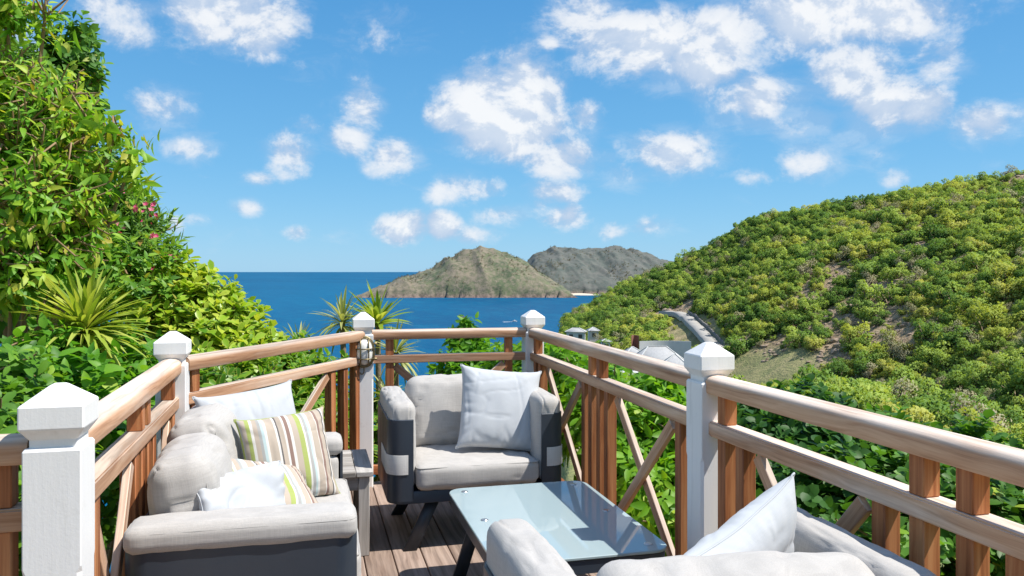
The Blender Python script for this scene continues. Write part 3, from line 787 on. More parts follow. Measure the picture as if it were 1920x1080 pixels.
def armchair(name, label, cat, loc, rz, W, D, zs, zp, nback, seed, over=False, group=None, btop=.79, bturn=0, strap=True, seat=.44):
    t = thing(name, label, cat, loc, rz, group)
    ret = .13; r = .075
    obj('shell', sheet_mesh('shell', rrpath(W, D, r, ret), .262, zs, .012, M_SHELL), t)
    base = [[(x, y, z) for (x, y) in ((a * (1 - s) , b * (1 - s)) for a, b in rrpath(W - .006, D - .006, r, W / 2 - .001)[1:-1])] for (z, s) in ((.246, .02), (.25, .0), (.305, .0), (.31, .01))]
    obj('base_frame', loft('base_frame', base, M_SHELL, smooth=True, auto=35), t)
    if strap:
        full = rrpath(W + .008, D + .008, r + .004, ret * .82)
        k = next(i for i, p in enumerate(full) if p == (W / 2 + .004, 0))
        for nm, pth in (('strap', full[:k + 1]), ('strap', full[-(k + 1):])):
            obj(nm, sheet_mesh(nm, pth, .40, .50, .0035, M_STRAP), t)
    # legs: flat bars splayed outwards
    for sx_ in (-1, 1):
        for sy_ in (-1, 1):
            o = beam('leg', (0, 0, 0), (0, 0, 1), .02, .065, M_SHELL, None, .003, 1)
            top = Vector((sx_ * (W / 2 - .245), sy_ * (D / 2 - .075), .25)); bot = Vector((sx_ * (W / 2 - .115), sy_ * (D / 2 - .035), 0.0))
            d = top - bot; ex = Vector((1, 0, 0)); 
            h = .030
            V = []
            for p in (bot, top):
                for (a, b) in ((-h, -.011), (h, -.011), (h, .011), (-h, .011)): V.append((p.x + a * 1.15, p.y + b, p.z))
            me = mesh_np('leg', V, np.array([(0, 1, 5, 4), (1, 2, 6, 5), (2, 3, 7, 6), (3, 0, 4, 7), (3, 2, 1, 0), (4, 5, 6, 7)]), [M_SHELL])
            o.data = me; o.parent = t; o.matrix_local = Matrix()
    # seat
    sw = W - .285; sd_ = D - .12; sh = seat - .312
    c = obj('seat_cushion', cushion_mesh('seat_cushion', sw, sd_, sh, .035, (0, .012, .016), 22, seed, .006, M_CUSH), t)
    c.location = (0, -D / 2 - .018 + sd_ / 2, .312 + sh / 2)
    p = obj('piping', piping_mesh('piping', sw * .985, sd_ * .985, sh / 2 - .012, .03, .0035, M_PIPE), c)
    # arm and back pads
    for s in (-1, 1):
        if over:
            aw = .155; c = obj('arm_pad', cushion_mesh('arm_pad', aw + .016, D - .005, .085, .034, (0, 0, .008), 20, seed + 2 + s, .004, M_CUSH), t)
            c.location = (s * (W / 2 - aw / 2 + .006), -.002, zp - .046)
            obj('piping', piping_mesh('piping', aw + .006, D - .012, .022, .035, .002, M_PIPE), c)
            c = obj('arm_cushion', cushion_mesh('arm_cushion', aw - .02, D - .05, zp - .09 - .32, .03, (.006, 0, 0), 12, seed + 5 + s, .004, M_CUSH), t)
            c.location = (s * (W / 2 - aw / 2 - .012), -.005, .32 + (zp - .09 - .32) / 2)
        else:
            c = obj('arm_cushion', cushion_mesh('arm_cushion', .130, D - .035, zp - .315, .042, (.008, .004, .006), 24, seed + 2 + s, .006, M_CUSH), t)
            c.location = (s * (W / 2 - .014 - .065), -.006, .315 + (zp - .315) / 2)
    bw = (W - .30) / nback
    for i in range(nback):
        th, hh = .20, btop - seat + .05 - (.035 if nback > 1 and i == 0 else 0)
        c = obj('back_cushion', cushion_mesh('back_cushion', bw - (.03 if nback > 1 else .006), th, hh, .070 if nback > 1 else .060, (.004, .03, .012), 24, seed + 11 + i, .012, M_CUSH, wscale=7), t)
        c.location = ((i - (nback - 1) / 2) * bw, D / 2 - .155, seat - .02 + hh / 2)
        c.rotation_euler = (R(-13 + (5 if nback > 1 and i == 0 else 0)), 0, R(random.uniform(-2, 2) + bturn))
        obj('piping', piping_mesh('piping', bw - .07, hh - .07, -th / 2 + .02, .06, .003, M_PIPE), c).rotation_euler = (R(-90), 0, 0)
    return t
armchair('armchair', 'grey cushioned armchair with dark shell facing the glass table, back to the sea', 'armchair', (.862, 4.43, 0), 0, .945, .70, .68, .765, 1, 1, group='matching armchairs')
armchair('armchair', 'armchair in the near right foreground, seen over its back cushion', 'armchair', (.925, 1.80, 0), R(180), .945, .70, .655, .765, 1, 4, btop=.755, bturn=-7, group='matching armchairs')
armchair('sofa', 'two-seat sofa with dark shell and grey cushions along the left railing', 'sofa', (-.200, 3.305, 0), R(90), 1.35, .71, .588, .662, 2, 7, over=True, btop=.825, strap=False, seat=.475)

def sim_pillow(size, seed, n=56, press=1.0, it=120, tmax=.075, slump=0.0, crease=.010):
    """blow up a flat sewn square: pressure against inextensible cloth"""
    rg = np.random.default_rng(seed)
    d = size / (n - 1); g = (np.arange(n) - (n - 1) / 2) * d
    X, Y = np.meshgrid(g, g, indexing='ij'); P = np.zeros((2, n, n, 3)); P[..., 0] = X; P[..., 1] = Y
    e = np.minimum.reduce([np.arange(n)[:, None] + 0 * X, np.arange(n)[None, :] + 0 * X, n - 1 - np.arange(n)[:, None] + 0 * X, n - 1 - np.arange(n)[None, :] + 0 * X])
    ins = e > 0
    dz = .012 * np.minimum(e, 3) / 3 + rg.normal(0, .0012, (n, n)) * ins
    P[0, ..., 2] = dz; P[1, ..., 2] = -dz
    Vv = np.zeros_like(P)
    def sat(A, B, L, k):
        D = B - A; l = np.linalg.norm(D, axis=-1, keepdims=True); c = D * (k * .5 * (l - L) / np.maximum(l, 1e-9)); A += c; B -= c
    for s in range(it):
        N = np.zeros_like(P)
        dx = np.gradient(P, axis=1); dy = np.gradient(P, axis=2); N = np.cross(dx, dy); N /= np.linalg.norm(N, axis=-1, keepdims=True) + 1e-9
        N[1] *= -1
        lim = np.clip(1.15 - np.abs(P[..., 2:3]) / tmax, -.5, 1)
        Vv = Vv * .86 + N * (.0011 * press) * lim * ins[None, ..., None]
        Q = P + Vv
        for q in range(7):
            for o in (0, 1):
                A = Q[:, o:-1:2]; B = Q[:, o + 1::2]; m = min(A.shape[1], B.shape[1]); sat(A[:, :m], B[:, :m], d, 1)
                A = Q[:, :, o:-1:2]; B = Q[:, :, o + 1::2]; m = min(A.shape[2], B.shape[2]); sat(A[:, :, :m], B[:, :, :m], d, 1)
            L2 = d * 1.4142
            for o in (0, 1):
                A = Q[:, o:-1:2, :-1]; B = Q[:, o + 1::2, 1:]; m = min(A.shape[1], B.shape[1]); sat(A[:, :m], B[:, :m], L2, .25)
                A = Q[:, o:-1:2, 1:]; B = Q[:, o + 1::2, :-1]; m = min(A.shape[1], B.shape[1]); sat(A[:, :m], B[:, :m], L2, .25)
            av = (Q[0] + Q[1]) / 2; Q[0][~ins] = av[~ins]; Q[1][~ins] = av[~ins]
        Vv = (Q - P) * .9; P = Q
    # creases: long soft folds running in from the corners plus finer puckers along the seam
    dx = np.gradient(P, axis=1); dy = np.gradient(P, axis=2); N = np.cross(dx, dy); N /= np.linalg.norm(N, axis=-1, keepdims=True) + 1e-9; N[1] *= -1
    u, v = X / size, Y / size; ang = rg.uniform(0, 3.14); ru, rv_ = u * math.cos(ang) + v * math.sin(ang), -u * math.sin(ang) + v * math.cos(ang)
    f1 = fbm(ru * 4.5 + seed * 3.7, rv_ * 1.3 + seed, seed * 2.1, 2); f2 = fbm(ru * 2 - seed, rv_ * 6 + seed * 1.9, seed * 4.3, 2)
    th = np.arctan2(v, u); rr_ = np.hypot(u, v); f3 = fbm(th * 6.5 + seed, rr_ * 3, seed * 1.1, 2)
    edge = np.clip(e / (n * .08), 0, 1)
    cr = -np.exp(-((f1 - .52) / .035) ** 2) * .35 - np.exp(-((f2 - .6) / .03) ** 2) * .25 + (f3 - .5) * 1.8 * sstep(.25, .55, rr_) + (f1 - .5) * 1.3
    P = P + N * (cr * crease * edge)[None, ..., None]
    if slump:
        P[..., 2] += slump * (fbm(X / size * 2.2 + seed, Y / size * 2.2, seed * 1.3, 2) - .5)[None]
    idx = np.zeros((2, n, n), int); V = []; uv = []
    for l in (0, 1):
        for i in range(n):
            for j in range(n):
                if l == 1 and not ins[i, j]: idx[1, i, j] = idx[0, i, j]
                else:
                    idx[l, i, j] = len(V); V.append(P[l, i, j]); uv.append((i / (n - 1), j / (n - 1)))
    F = []
    a = idx[0]; F.append(np.stack([a[:-1, :-1], a[1:, :-1], a[1:, 1:], a[:-1, 1:]], -1).reshape(-1, 4))
    a = idx[1]; F.append(np.stack([a[:-1, :-1], a[:-1, 1:], a[1:, 1:], a[1:, :-1]], -1).reshape(-1, 4))
    rim = [P[0, i, 0] for i in range(n)] + [P[0, n - 1, j] for j in range(1, n)] + [P[0, i, n - 1] for i in range(n - 2, -1, -1)] + [P[0, 0, j] for j in range(n - 2, 0, -1)]
    return np.array(V), F, np.array(uv), np.array(rim)
def pillow(label, center, normal, up, size, seed, mat, press=1.0, tmax=.075, slump=0.0, roll=0, seam=None, crease=.010):
    V, F, uv, rim = sim_pillow(size, seed, press=press, tmax=tmax, slump=slump, crease=crease)
    me = mesh_np('pillow', V, F, [mat], True, None, uv)
    z = Vector(normal).normalized(); y = (Vector(up) - Vector(up).dot(z) * z).normalized(); x = y.cross(z)
    M = Matrix((x, y, z)).transposed().to_4x4() @ Matrix.Rotation(roll, 4, 'Z'); M.translation = Vector(center)
    o = obj('pillow', me); o.matrix_local = M
    s = o.modifiers.new('soft', 'SUBSURF'); s.levels = 1; s.render_levels = 1
    pts = np.concatenate([rim, rim[:2]])
    obj('piping', tube_mesh('piping', pts, .0028, seam or mat, 5), o)
    return tag(o, label, 'pillow', 'loose pillows on the terrace seats')
pillow('plain white pillow standing at the far end of the sofa behind the striped one', (-.235, 3.70, .705), (.38, -.86, .34), (.05, .25, 1), .45, 1, M_WHITE, 1.0, .07, .02, R(13))
pillow('upright striped pillow leaning on the plain white pillow on the sofa', (-.085, 3.50, .650), (.34, -.88, .36), (.1, .3, 1), .39, 2, M_STRIPE, 1.0, .075, .01, R(14))
pillow('striped pillow lying nearly flat on the sofa seat', (-.150, 3.20, .598), (.34, -.22, .90), (.05, 1, .1), .37, 3, M_STRIPE, .9, .06, .02, R(24))
pillow('crumpled white pillow lying against the near back cushion of the sofa', (-.215, 2.90, .612), (.52, -.42, .74), (-.65, .1, .7), .42, 4, M_WHITE, .45, .05, .17, R(-40), crease=.034)
pillow('white pillow on the armchair that faces the table', (1.035, 4.335, .672), (-.02, -.93, .36), (.02, .36, .93), .47, 5, M_WHITE, 1.0, .075, .015, R(-6))
pillow('white pillow propped on the armchair in the near right foreground', (1.035, 1.80, .645), (-.47, .80, .30), (.05, -.30, 1), .46, 6, M_WHITE, 1.0, .07, .02, R(-11))

# ------------------------------------------------------------------ tables
def build_coffee_table():
    t = thing('coffee_table', 'low table with a blue-grey frosted glass top and dark legs', 'table', (.98, 3.25, 0))
    W, D = .685, 1.02
    def rr(w_, d_, r, z):
        p = []
        for cx, cy, a0 in ((1, 1, 0), (-1, 1, 90), (-1, -1, 180), (1, -1, 270)):
            for k in range(8): a = R(a0 + k * 90 / 7); p.append((cx * (w_ / 2 - r) + r * math.cos(a), cy * (d_ / 2 - r) + r * math.sin(a), z))
        return p
    obj('glass_top', loft('glass_top', [rr(W - .004, D - .004, .072, .3905), rr(W, D, .075, .393), rr(W, D, .075, .3995), rr(W - .005, D - .005, .072, .402)], M_TGLASS, smooth=True, auto=35), t)
    outer0, outer1 = rr(W - .012, D - .012, .07, .338), rr(W - .012, D - .012, .07, .386)
    inner1, inner0 = rr(W - .07, D - .07, .05, .386), rr(W - .07, D - .07, .05, .338)
    obj('frame', loft('frame', [outer0, outer1, inner1, inner0, outer0], M_SHELL, caps=False, smooth=True, auto=35), t)
    for y in (-.17, .17):
        b = obj('cross_bar', box_mesh('cross_bar', W - .072, .05, .03, M_SHELL, .003), t); b.location = (0, y, .366)
    for sx_ in (-1, 1):
        for sy_ in (-1, 1):
            V = []
            for p in ((sx_ * (W / 2 - .045), sy_ * (D / 2 - .07), 0), (sx_ * (W / 2 - .13), sy_ * (D / 2 - .15), .3375)):
                for (a, b) in ((-.03, -.011), (.03, -.011), (.03, .011), (-.03, .011)): V.append((p[0] + a, p[1] + b, p[2]))
            obj('leg', mesh_np('leg', V, np.array([(0, 1, 5, 4), (1, 2, 6, 5), (2, 3, 7, 6), (3, 0, 4, 7), (3, 2, 1, 0), (4, 5, 6, 7)]), [M_SHELL]), t)
    for (x, y) in ((-.27, .44), (.27, .44), (.27, -.44), (-.27, -.44), (-.27, 0), (.27, .0)):
        a = np.arange(20) / 20 * 2 * math.pi
        rg = [[(q * math.cos(k), q * math.sin(k), z) for k in a] for q, z in ((.016, .3865), (.016, .4035), (.014, .4055), (.006, .4058))]
        o = obj('glass_mount', loft('glass_mount', rg, M_STEEL, smooth=True, auto=40), t); o.location = (x, y, 0)
build_coffee_table()
def build_side_table():
    x0, x1, y0, y1, H = -.10, .315, 4.07, 4.60, .43
    t = thing('side_table', 'small silvered teak side table between the sofa and the lamp post', 'table', ((x0 + x1) / 2, (y0 + y1) / 2, 0))
    W, D = x1 - x0, y1 - y0
    def part(nm, sx, sy, sz, loc, rot=0):
        o = obj(nm, box_mesh(nm, sx, sy, sz, M_GREYWOOD, .003, 1), t); o.location = loc; o.rotation_euler = (0, 0, rot); return o
    fw = .085
    part('top_frame', D, fw, .026, (-W / 2 + fw / 2, 0, H - .013), R(90)); part('top_frame', D, fw, .026, (W / 2 - fw / 2, 0, H - .013), R(90))
    part('top_frame', W - 2 * fw - .002, fw, .026, (0, -D / 2 + fw / 2, H - .013)); part('top_frame', W - 2 * fw - .002, fw, .026, (0, D / 2 - fw / 2, H - .013))
    n = 5; iw = D - 2 * fw; sw = iw / n
    for i in range(n): part('slat', W - 2 * fw - .004, sw - .007, .022, (0, -D / 2 + fw + sw * (i + .5), H - .014))
    for sx_ in (-1, 1):
        for sy_ in (-1, 1): part('leg', H - .0265, .055, .055, (sx_ * (W / 2 - .045), sy_ * (D / 2 - .045), (H - .0265) / 2)).rotation_euler = (0, R(90), 0)
    for sy_ in (-1, 1): part('apron', W - .146, .022, .07, (0, sy_ * (D / 2 - .035), H - .063))
    for sx_ in (-1, 1): part('apron', D - .146, .022, .07, (sx_ * (W / 2 - .035), 0, H - .063), R(90))
    for sx_ in (-1, 1): part('stretcher', D - .146, .022, .04, (sx_ * (W / 2 - .045), 0, .10), R(90))
build_side_table()

# ------------------------------------------------------------------ foliage
LEAVES = {}
def leaf_template(kind, w_, fold=.25, droop=.18, rows=(0, .22, .48, .76, 1)):
    sh = {'lance': lambda t: math.sin(math.pi * t ** .8) ** .8, 'ovate': lambda t: math.sin(math.pi * t ** .62) ** .75,
          'obovate': lambda t: (math.sin(math.pi * t ** 1.45)) ** .7, 'round': lambda t: math.sin(math.pi * t ** .85) ** .5,
          'blade': lambda t: min(1, .55 + 2.2 * t) * (1 - t ** 3) ** .8}[kind]
    V, F, E = [], [], []
    for i, t in enumerate(rows):
        x = w_ * sh(t) if 0 < t < 1 else (w_ * .3 if (kind == 'blade' and t == 0) else 0)
        z = -droop * t * t; y = t - .12 * droop * t * t
        if x == 0: V.append((0, y, z)); E.append(.3)
        else:
            V += [(-x, y, z + fold * x), (0, y, z), (x, y, z + fold * x)]; E += [1, 0, 1]
    k = 0; prev = None; F4, F3 = [], []
    for t_i, t in enumerate(rows):
        n = 3 if not ((sh(t) < 1e-6 or t in (0, 1)) and not (kind == 'blade' and t == 0)) else 1
        cur = list(range(k, k + n)); k += n
        if prev is not None:
            if len(prev) == 1 and n == 3: F3 += [(prev[0], cur[1], cur[0]), (prev[0], cur[2], cur[1])]
            elif len(prev) == 3 and n == 3: F4 += [(prev[0], prev[1], cur[1], cur[0]), (prev[1], prev[2], cur[2], cur[1])]
            elif len(prev) == 3 and n == 1: F3 += [(prev[0], prev[1], cur[0]), (prev[1], prev[2], cur[0])]
        prev = cur
    return np.array(V, float), np.array(F4).reshape(-1, 4).astype(int), np.array(F3).reshape(-1, 3).astype(int), np.array(E, float)
def frames(Y, Nn):
    """columns x, y, z for leaves along Y with faces towards Nn"""
    Y = Y / (np.linalg.norm(Y, axis=1)[:, None] + 1e-9)
    Z = Nn - (Nn * Y).sum(1)[:, None] * Y; Z /= np.linalg.norm(Z, axis=1)[:, None] + 1e-9
    X = np.cross(Y, Z)
    return np.stack([X, Y, Z], 2)
def leaf_mass(name, tpl, P, B, Sc, rnd, mat):
    V, F4, F3, E = tpl; n = len(P); k = len(V)
    W_ = np.einsum('nij,kj->nki', B, V) * Sc[:, None, None] + P[:, None, :]
    off = (np.arange(n) * k)[:, None, None]
    return mesh_np(name, W_.reshape(-1, 3), [(F4[None] + off).reshape(-1, 4), (F3[None] + off).reshape(-1, 3)], [mat], True, {'rnd': np.repeat(rnd, k), 'edge': np.tile(E, n)})
def unit(n, rg):
    v = rg.normal(size=(n, 3)); return v / np.linalg.norm(v, axis=1)[:, None]
def bush(name, label, cat, blobs, mat, kind='ovate', lw=.26, L=.10, ntw=300, lpt=7, seed=1, upb=.4, spread=(35, 85), droop=.2, twig=1.1, parts=120, base=None, shell=.5, group=None,
         fold=.25, curl=.18, lump=.35, bark=None, keep=None, stems=26):
    rg = np.random.default_rng(seed)
    blobs = [(np.array(c, float), np.array(r, float) if not isinstance(r, (int, float)) else np.array([r, r, r], float)) for c, r in blobs]
    wt = np.array([np.prod(r) ** (2 / 3) for _, r in blobs]); wt /= wt.sum()
    bi = rg.choice(len(blobs), ntw, p=wt); C = np.array([b[0] for b in blobs])[bi]; Rr = np.array([b[1] for b in blobs])[bi]
    D = unit(ntw, rg); D[:, 2] = np.where(D[:, 2] < -.55, -D[:, 2], D[:, 2])
    rad = 1 - shell * rg.random(ntw) ** 1.6
    rad *= 1 + lump * (fbm(D[:, 0] * 2.4 + bi * 3.3, D[:, 1] * 2.4, D[:, 2] * 2.4 + seed, 3) - .5) * 2
    T = C + D * Rr * rad[:, None]
    A = D / Rr * Rr.mean(1)[:, None] + np.array([0, 0, upb]) + .45 * unit(ntw, rg); A /= np.linalg.norm(A, axis=1)[:, None]
    # leaves along each twig
    i = np.arange(lpt)[None, :] + rg.random((ntw, 1)) * 3; ang = i * 2.39996 + rg.random((ntw, 1)) * 6.28
    tt = (np.arange(lpt)[None, :] + rg.random((ntw, lpt)) * .5) / lpt
    ref = np.where(np.abs(A[:, 2:3]) < .9, np.array([[0, 0, 1.]]), np.array([[1., 0, 0]])); U = np.cross(A, ref); U /= np.linalg.norm(U, axis=1)[:, None]; Vv = np.cross(A, U)
    rad_v = np.cos(ang)[..., None] * U[:, None] + np.sin(ang)[..., None] * Vv[:, None]
    phi = np.radians(spread[1] + (spread[0] - spread[1]) * tt + rg.normal(0, 9, (ntw, lpt)))
    Y = A[:, None] * np.cos(phi)[..., None] + rad_v * np.sin(phi)[..., None]; Y = Y + np.array([0, 0, -droop])
    Nn = A[:, None] * np.sin(phi)[..., None] - rad_v * np.cos(phi)[..., None] + np.array([0, 0, .5]) + .25 * rg.normal(size=(ntw, lpt, 3))
    P = T[:, None] - A[:, None] * ((1 - tt) * L * twig)[..., None]
    sc = L * (.62 + .66 * rg.random((ntw, lpt))) * (1.05 - .35 * tt)
    rn = np.clip(.55 * rg.random((ntw, 1)) + .45 * rg.random((ntw, lpt)), 0, .999) * .5
    P, Y, Nn, sc, rn = P.reshape(-1, 3), Y.reshape(-1, 3), Nn.reshape(-1, 3), sc.ravel(), rn.ravel()
    ok = ~(in_deck(P[:, 0], P[:, 1], .07) & (P[:, 2] > -.25)) & (P[:, 2] > ground_h(P[:, 0], P[:, 1]) - .05)
    # nothing grows through the furniture side of the railing either
    tip = P + Y * sc[:, None]; ok &= ~(in_deck(tip[:, 0], tip[:, 1], .03) & (tip[:, 2] > -.25))
    if keep is not None:
        px, py, zc = project(P); ok &= keep(px, py)
    P, Y, Nn, sc, rn = P[ok], Y[ok], Nn[ok], sc[ok], rn[ok]
    B = frames(Y, Nn); tpl = leaf_template(kind, lw, fold, curl)
    b0 = np.array(base if base is not None else (*blobs[0][0][:2], 0), float)
    b0[2] = float(ground_h(b0[0], b0[1])) - .05
    t = thing(name, label, cat, tuple(b0), 0, group)
    # the leaves that show largest are single parts, the rest one mass
    px, py, zc = project(P); vis = (px > -20) & (px < 1940) & (py < 1100) & (zc > .5)
    size = np.where(vis, sc / np.maximum(zc, .3) * (1 + .15 * rg.random(len(sc))), 0); order = np.argsort(-size)
    npart = min(parts, int(vis.sum())); one = order[:npart]; rest = np.ones(len(P), bool); rest[one] = False
    Vt, F4, F3, E = tpl
    lme = mesh_np('leaf', Vt, [F4, F3], [mat], True, {'rnd': np.zeros(len(Vt)), 'edge': E})
    for q in one:
        o = bpy.data.objects.new('leaf', lme); COL.objects.link(o); o.parent = t
        M = Matrix([[*(B[q][r] * sc[q]), P[q][r] - b0[r]] for r in range(3)] + [[0, 0, 0, 1]]); o.matrix_basis = M
    f = obj('foliage', leaf_mass('foliage', tpl, P[rest] - b0, B[rest], sc[rest], rn[rest], mat), t); f['kind'] = 'stuff'
    # trunk, limbs, twigs
    s = Soup(); bark = bark or M_TWIG
    cen = [b[0] - b0 for b in blobs]; r0 = .02 + .02 * max(b[1].mean() for b in blobs)
    for c in cen:
        m = c * np.array([.35, .35, .45]) + rg.normal(0, .05, 3); pts = np.array([np.zeros(3), m * .6, m, (m + c) / 2 + rg.normal(0, .04, 3), c])
        s.add(*tube_np(pts, np.linspace(r0, r0 * .35, 5), 6))
    pick = rg.choice(ntw, min(stems * len(blobs), ntw), replace=False)
    for q in pick:
        a = cen[bi[q]]; e = T[q] - b0
        if in_deck(T[q][0], T[q][1], .05) and T[q][2] > -.2: continue
        if keep is not None:
            qx, qy, _ = project(T[q]); 
            if not keep(qx, qy)[0]: continue
        mid = (a + e) / 2 + rg.normal(0, .04, 3) + np.array([0, 0, .03])
        s.add(*tube_np(np.array([a, mid, e - A[q] * L * .3, e]), [r0 * .3, r0 * .2, .005, .004], 5))
    obj('branches', s.mesh('branches', [bark]), t)
    return t, b0, T[~(in_deck(T[:, 0], T[:, 1], .1))]

L_YEL = m_leaf('yellow_green_leaf', [(0, (0.05, 0.17, 0.014)), (0.4, (0.11, 0.3, 0.022)), (0.78, (0.23, 0.44, 0.035)), (0.96, (0.42, 0.54, 0.06)), (1, (0.46, 0.36, 0.05))], .42)
L_MID = m_leaf('mid_green_leaf', [(0, (0.05, 0.14, 0.018)), (0.5, (0.12, 0.28, 0.027)), (0.85, (0.24, 0.41, 0.038)), (0.96, (0.4, 0.48, 0.06)), (1, (0.36, 0.22, 0.07))], .36)
L_DRK = m_leaf('deep_green_leaf', [(0, (0.032, 0.1, 0.02)), (0.5, (0.08, 0.21, 0.032)), (0.93, (0.19, 0.36, 0.05)), (0.97, (0.4, 0.38, 0.06)), (1, (0.3, 0.18, 0.06))], .34, .5, 1.5, .25)
L_OLE = m_leaf('oleander_leaf', [(0, (0.057, 0.138, 0.041)), (0.5, (0.113, 0.243, 0.049)), (1, (0.243, 0.405, 0.073))], .30)
L_VAR = m_leaf('variegated_leaf', [(0, (0.06, 0.18, 0.016)), (0.45, (0.13, 0.3, 0.023)), (0.85, (0.3, 0.46, 0.039)), (1, (0.5, 0.55, 0.065))], .38, .35, vein=.55)
L_BRT = m_leaf('bright_mango_leaf', [(0, (0.085, 0.24, 0.013)), (0.5, (0.19, 0.4, 0.02)), (0.85, (0.33, 0.52, 0.03)), (1, (0.48, 0.54, 0.054))], .42)
L_YUC = m_leaf('yucca_blade', [(0, (0.16, 0.26, 0.03)), (0.5, (0.32, 0.42, 0.055)), (1, (0.52, 0.55, 0.12))], .38, .4)
L_DRA = m_leaf('striped_dracaena_blade', [(0, (.10, .16, .04)), (.5, (.27, .31, .10)), (1, (.55, .53, .28))], .32, .4, vein=.9)
M_PET = m_leaf('pink_petal', [(0, (.55, .045, .16)), (.5, (.70, .10, .26)), (1, (.80, .22, .36))], .3, .5, 1.2)

def BL(*L): return [(at(px, py, z), r) for (px, py, z, r) in L]
# --- left: tall tree with lance leaves, and the shrubs behind and below it
bush('lance_leaf_tree', 'tall yellow-green tree with lance-shaped leaves at the left edge', 'tree',
     BL((10, 20, 5.0, .24), (85, 30, 5.0, .12), (15, 165, 5.0, .32), (95, 200, 4.9, .34), (165, 225, 4.8, .16), (30, 300, 4.8, .44), (110, 290, 4.7, .26), (215, 255, 4.8, .12), (245, 310, 4.8, .12), (180, 330, 4.8, .16), (60, 420, 4.6, .48), (150, 420, 4.7, .28), (20, 520, 4.5, .40), (120, 480, 4.6, .25)),
     L_YEL, 'lance', .15, .112, 640, 11, 11, .15, (25, 80), .5, 2.6, 300, base=at(-30, 700, 5), curl=.35, stems=60, shell=.7, bark=M_TWIG)
bush('dense_tree', 'dense dark green tree rising behind the lance-leaf tree', 'tree',
     BL((135, 95, 6.3, .26), (150, 150, 6.3, .24), (90, 160, 6.3, .45), (60, 270, 6.3, .60), (120, 300, 6.4, .45), (30, 430, 6.2, .7), (150, 420, 6.4, .5), (150, 60, 6.3, .16), (-120, 330, 6.3, .8), (-80, 120, 6.4, .55), (-330, 430, 6.3, .8)),
     L_DRK, 'obovate', .24, .105, 1500, 8, 12, .3, (40, 85), .1, 1.0, 150, base=at(40, 700, 6.3), stems=6)
ole, ole0, OT = bush('oleander_shrub', 'oleander shrub with pink flowers against the sky', 'shrub',
     BL((245, 400, 6.6, .30), (265, 455, 6.6, .36), (300, 495, 6.6, .18), (195, 390, 6.5, .32), (225, 480, 6.5, .45), (150, 330, 6.4, .32), (290, 545, 6.6, .35)),
     L_OLE, 'lance', .10, .13, 560, 10, 13, .7, (20, 70), .0, 1.6, 200, base=at(230, 720, 6.6), stems=10)
bush('small_leaf_shrub', 'green small-leaved shrub filling the slope below the tall tree', 'shrub',
     BL((60, 560, 5.5, .5), (20, 640, 5.2, .5), (250, 540, 6.0, .45), (280, 610, 6.0, .45), (130, 520, 5.8, .5), (130, 680, 5.4, .45), (-150, 600, 5.4, .7), (-380, 640, 5.2, .7), (-250, 760, 5.0, .6)),
     L_MID, 'ovate', .24, .085, 1600, 8, 14, .3, (35, 85), .15, 1.2, 150, base=at(120, 820, 5.6), stems=6)
bush('variegated_shrub', 'glossy broad-leaved shrub with yellow-edged leaves behind the sofa corner post', 'shrub',
     BL((345, 555, 6.2, .30), (395, 575, 6.1, .26), (425, 600, 6.0, .22), (440, 640, 6.0, .30), (370, 640, 6.0, .42), (480, 645, 6.1, .20), (505, 665, 6.2, .18), (410, 720, 5.8, .50), (310, 640, 6.0, .40)),
     L_VAR, 'obovate', .27, .115, 760, 8, 15, .6, (40, 88), .05, .8, 300, base=at(390, 860, 6.0), curl=.1, stems=6)
bush('lower_left_shrub', 'bright leafy shrub pressing against the railing behind the sofa', 'shrub',
     BL((90, 700, 4.1, .30), (230, 715, 4.5, .32), (290, 760, 4.4, .34), (30, 760, 3.8, .34), (160, 790, 4.0, .36), (240, 860, 4.0, .42), (100, 860, 3.7, .40)),
     L_YEL, 'ovate', .25, .11, 560, 7, 16, .35, (35, 85), .2, 1.1, 260, base=at(150, 960, 4.1), stems=8)
bush('near_left_shrub', 'dark green leafy shrub low under the left railing', 'shrub',
     BL((10, 850, 3.3, .32), (-60, 920, 3.1, .38), (20, 960, 3.1, .36), (20, 1060, 2.95, .36), (200, 960, 3.7, .34), (-40, 780, 3.5, .34)),
     L_MID, 'obovate', .24, .09, 480, 8, 17, .35, (40, 85), .1, 1.0, 200, base=at(0, 1100, 3.2), stems=6)
bush('rail_side_shrub', 'yellow-green shrub seen through the angled railing behind the sofa', 'shrub',
     BL((450, 760, 5.3, .36), (560, 690, 6.3, .26), (520, 740, 5.9, .36), (600, 745, 6.3, .34), (420, 830, 5.0, .36), (560, 820, 5.8, .40), (630, 840, 6.1, .36), (690, 800, 6.5, .30), (720, 870, 6.5, .3)),
     L_VAR, 'obovate', .25, .10, 800, 8, 18, .5, (40, 88), .05, .8, 200, base=at(560, 900, 6.1), curl=.1, stems=5)
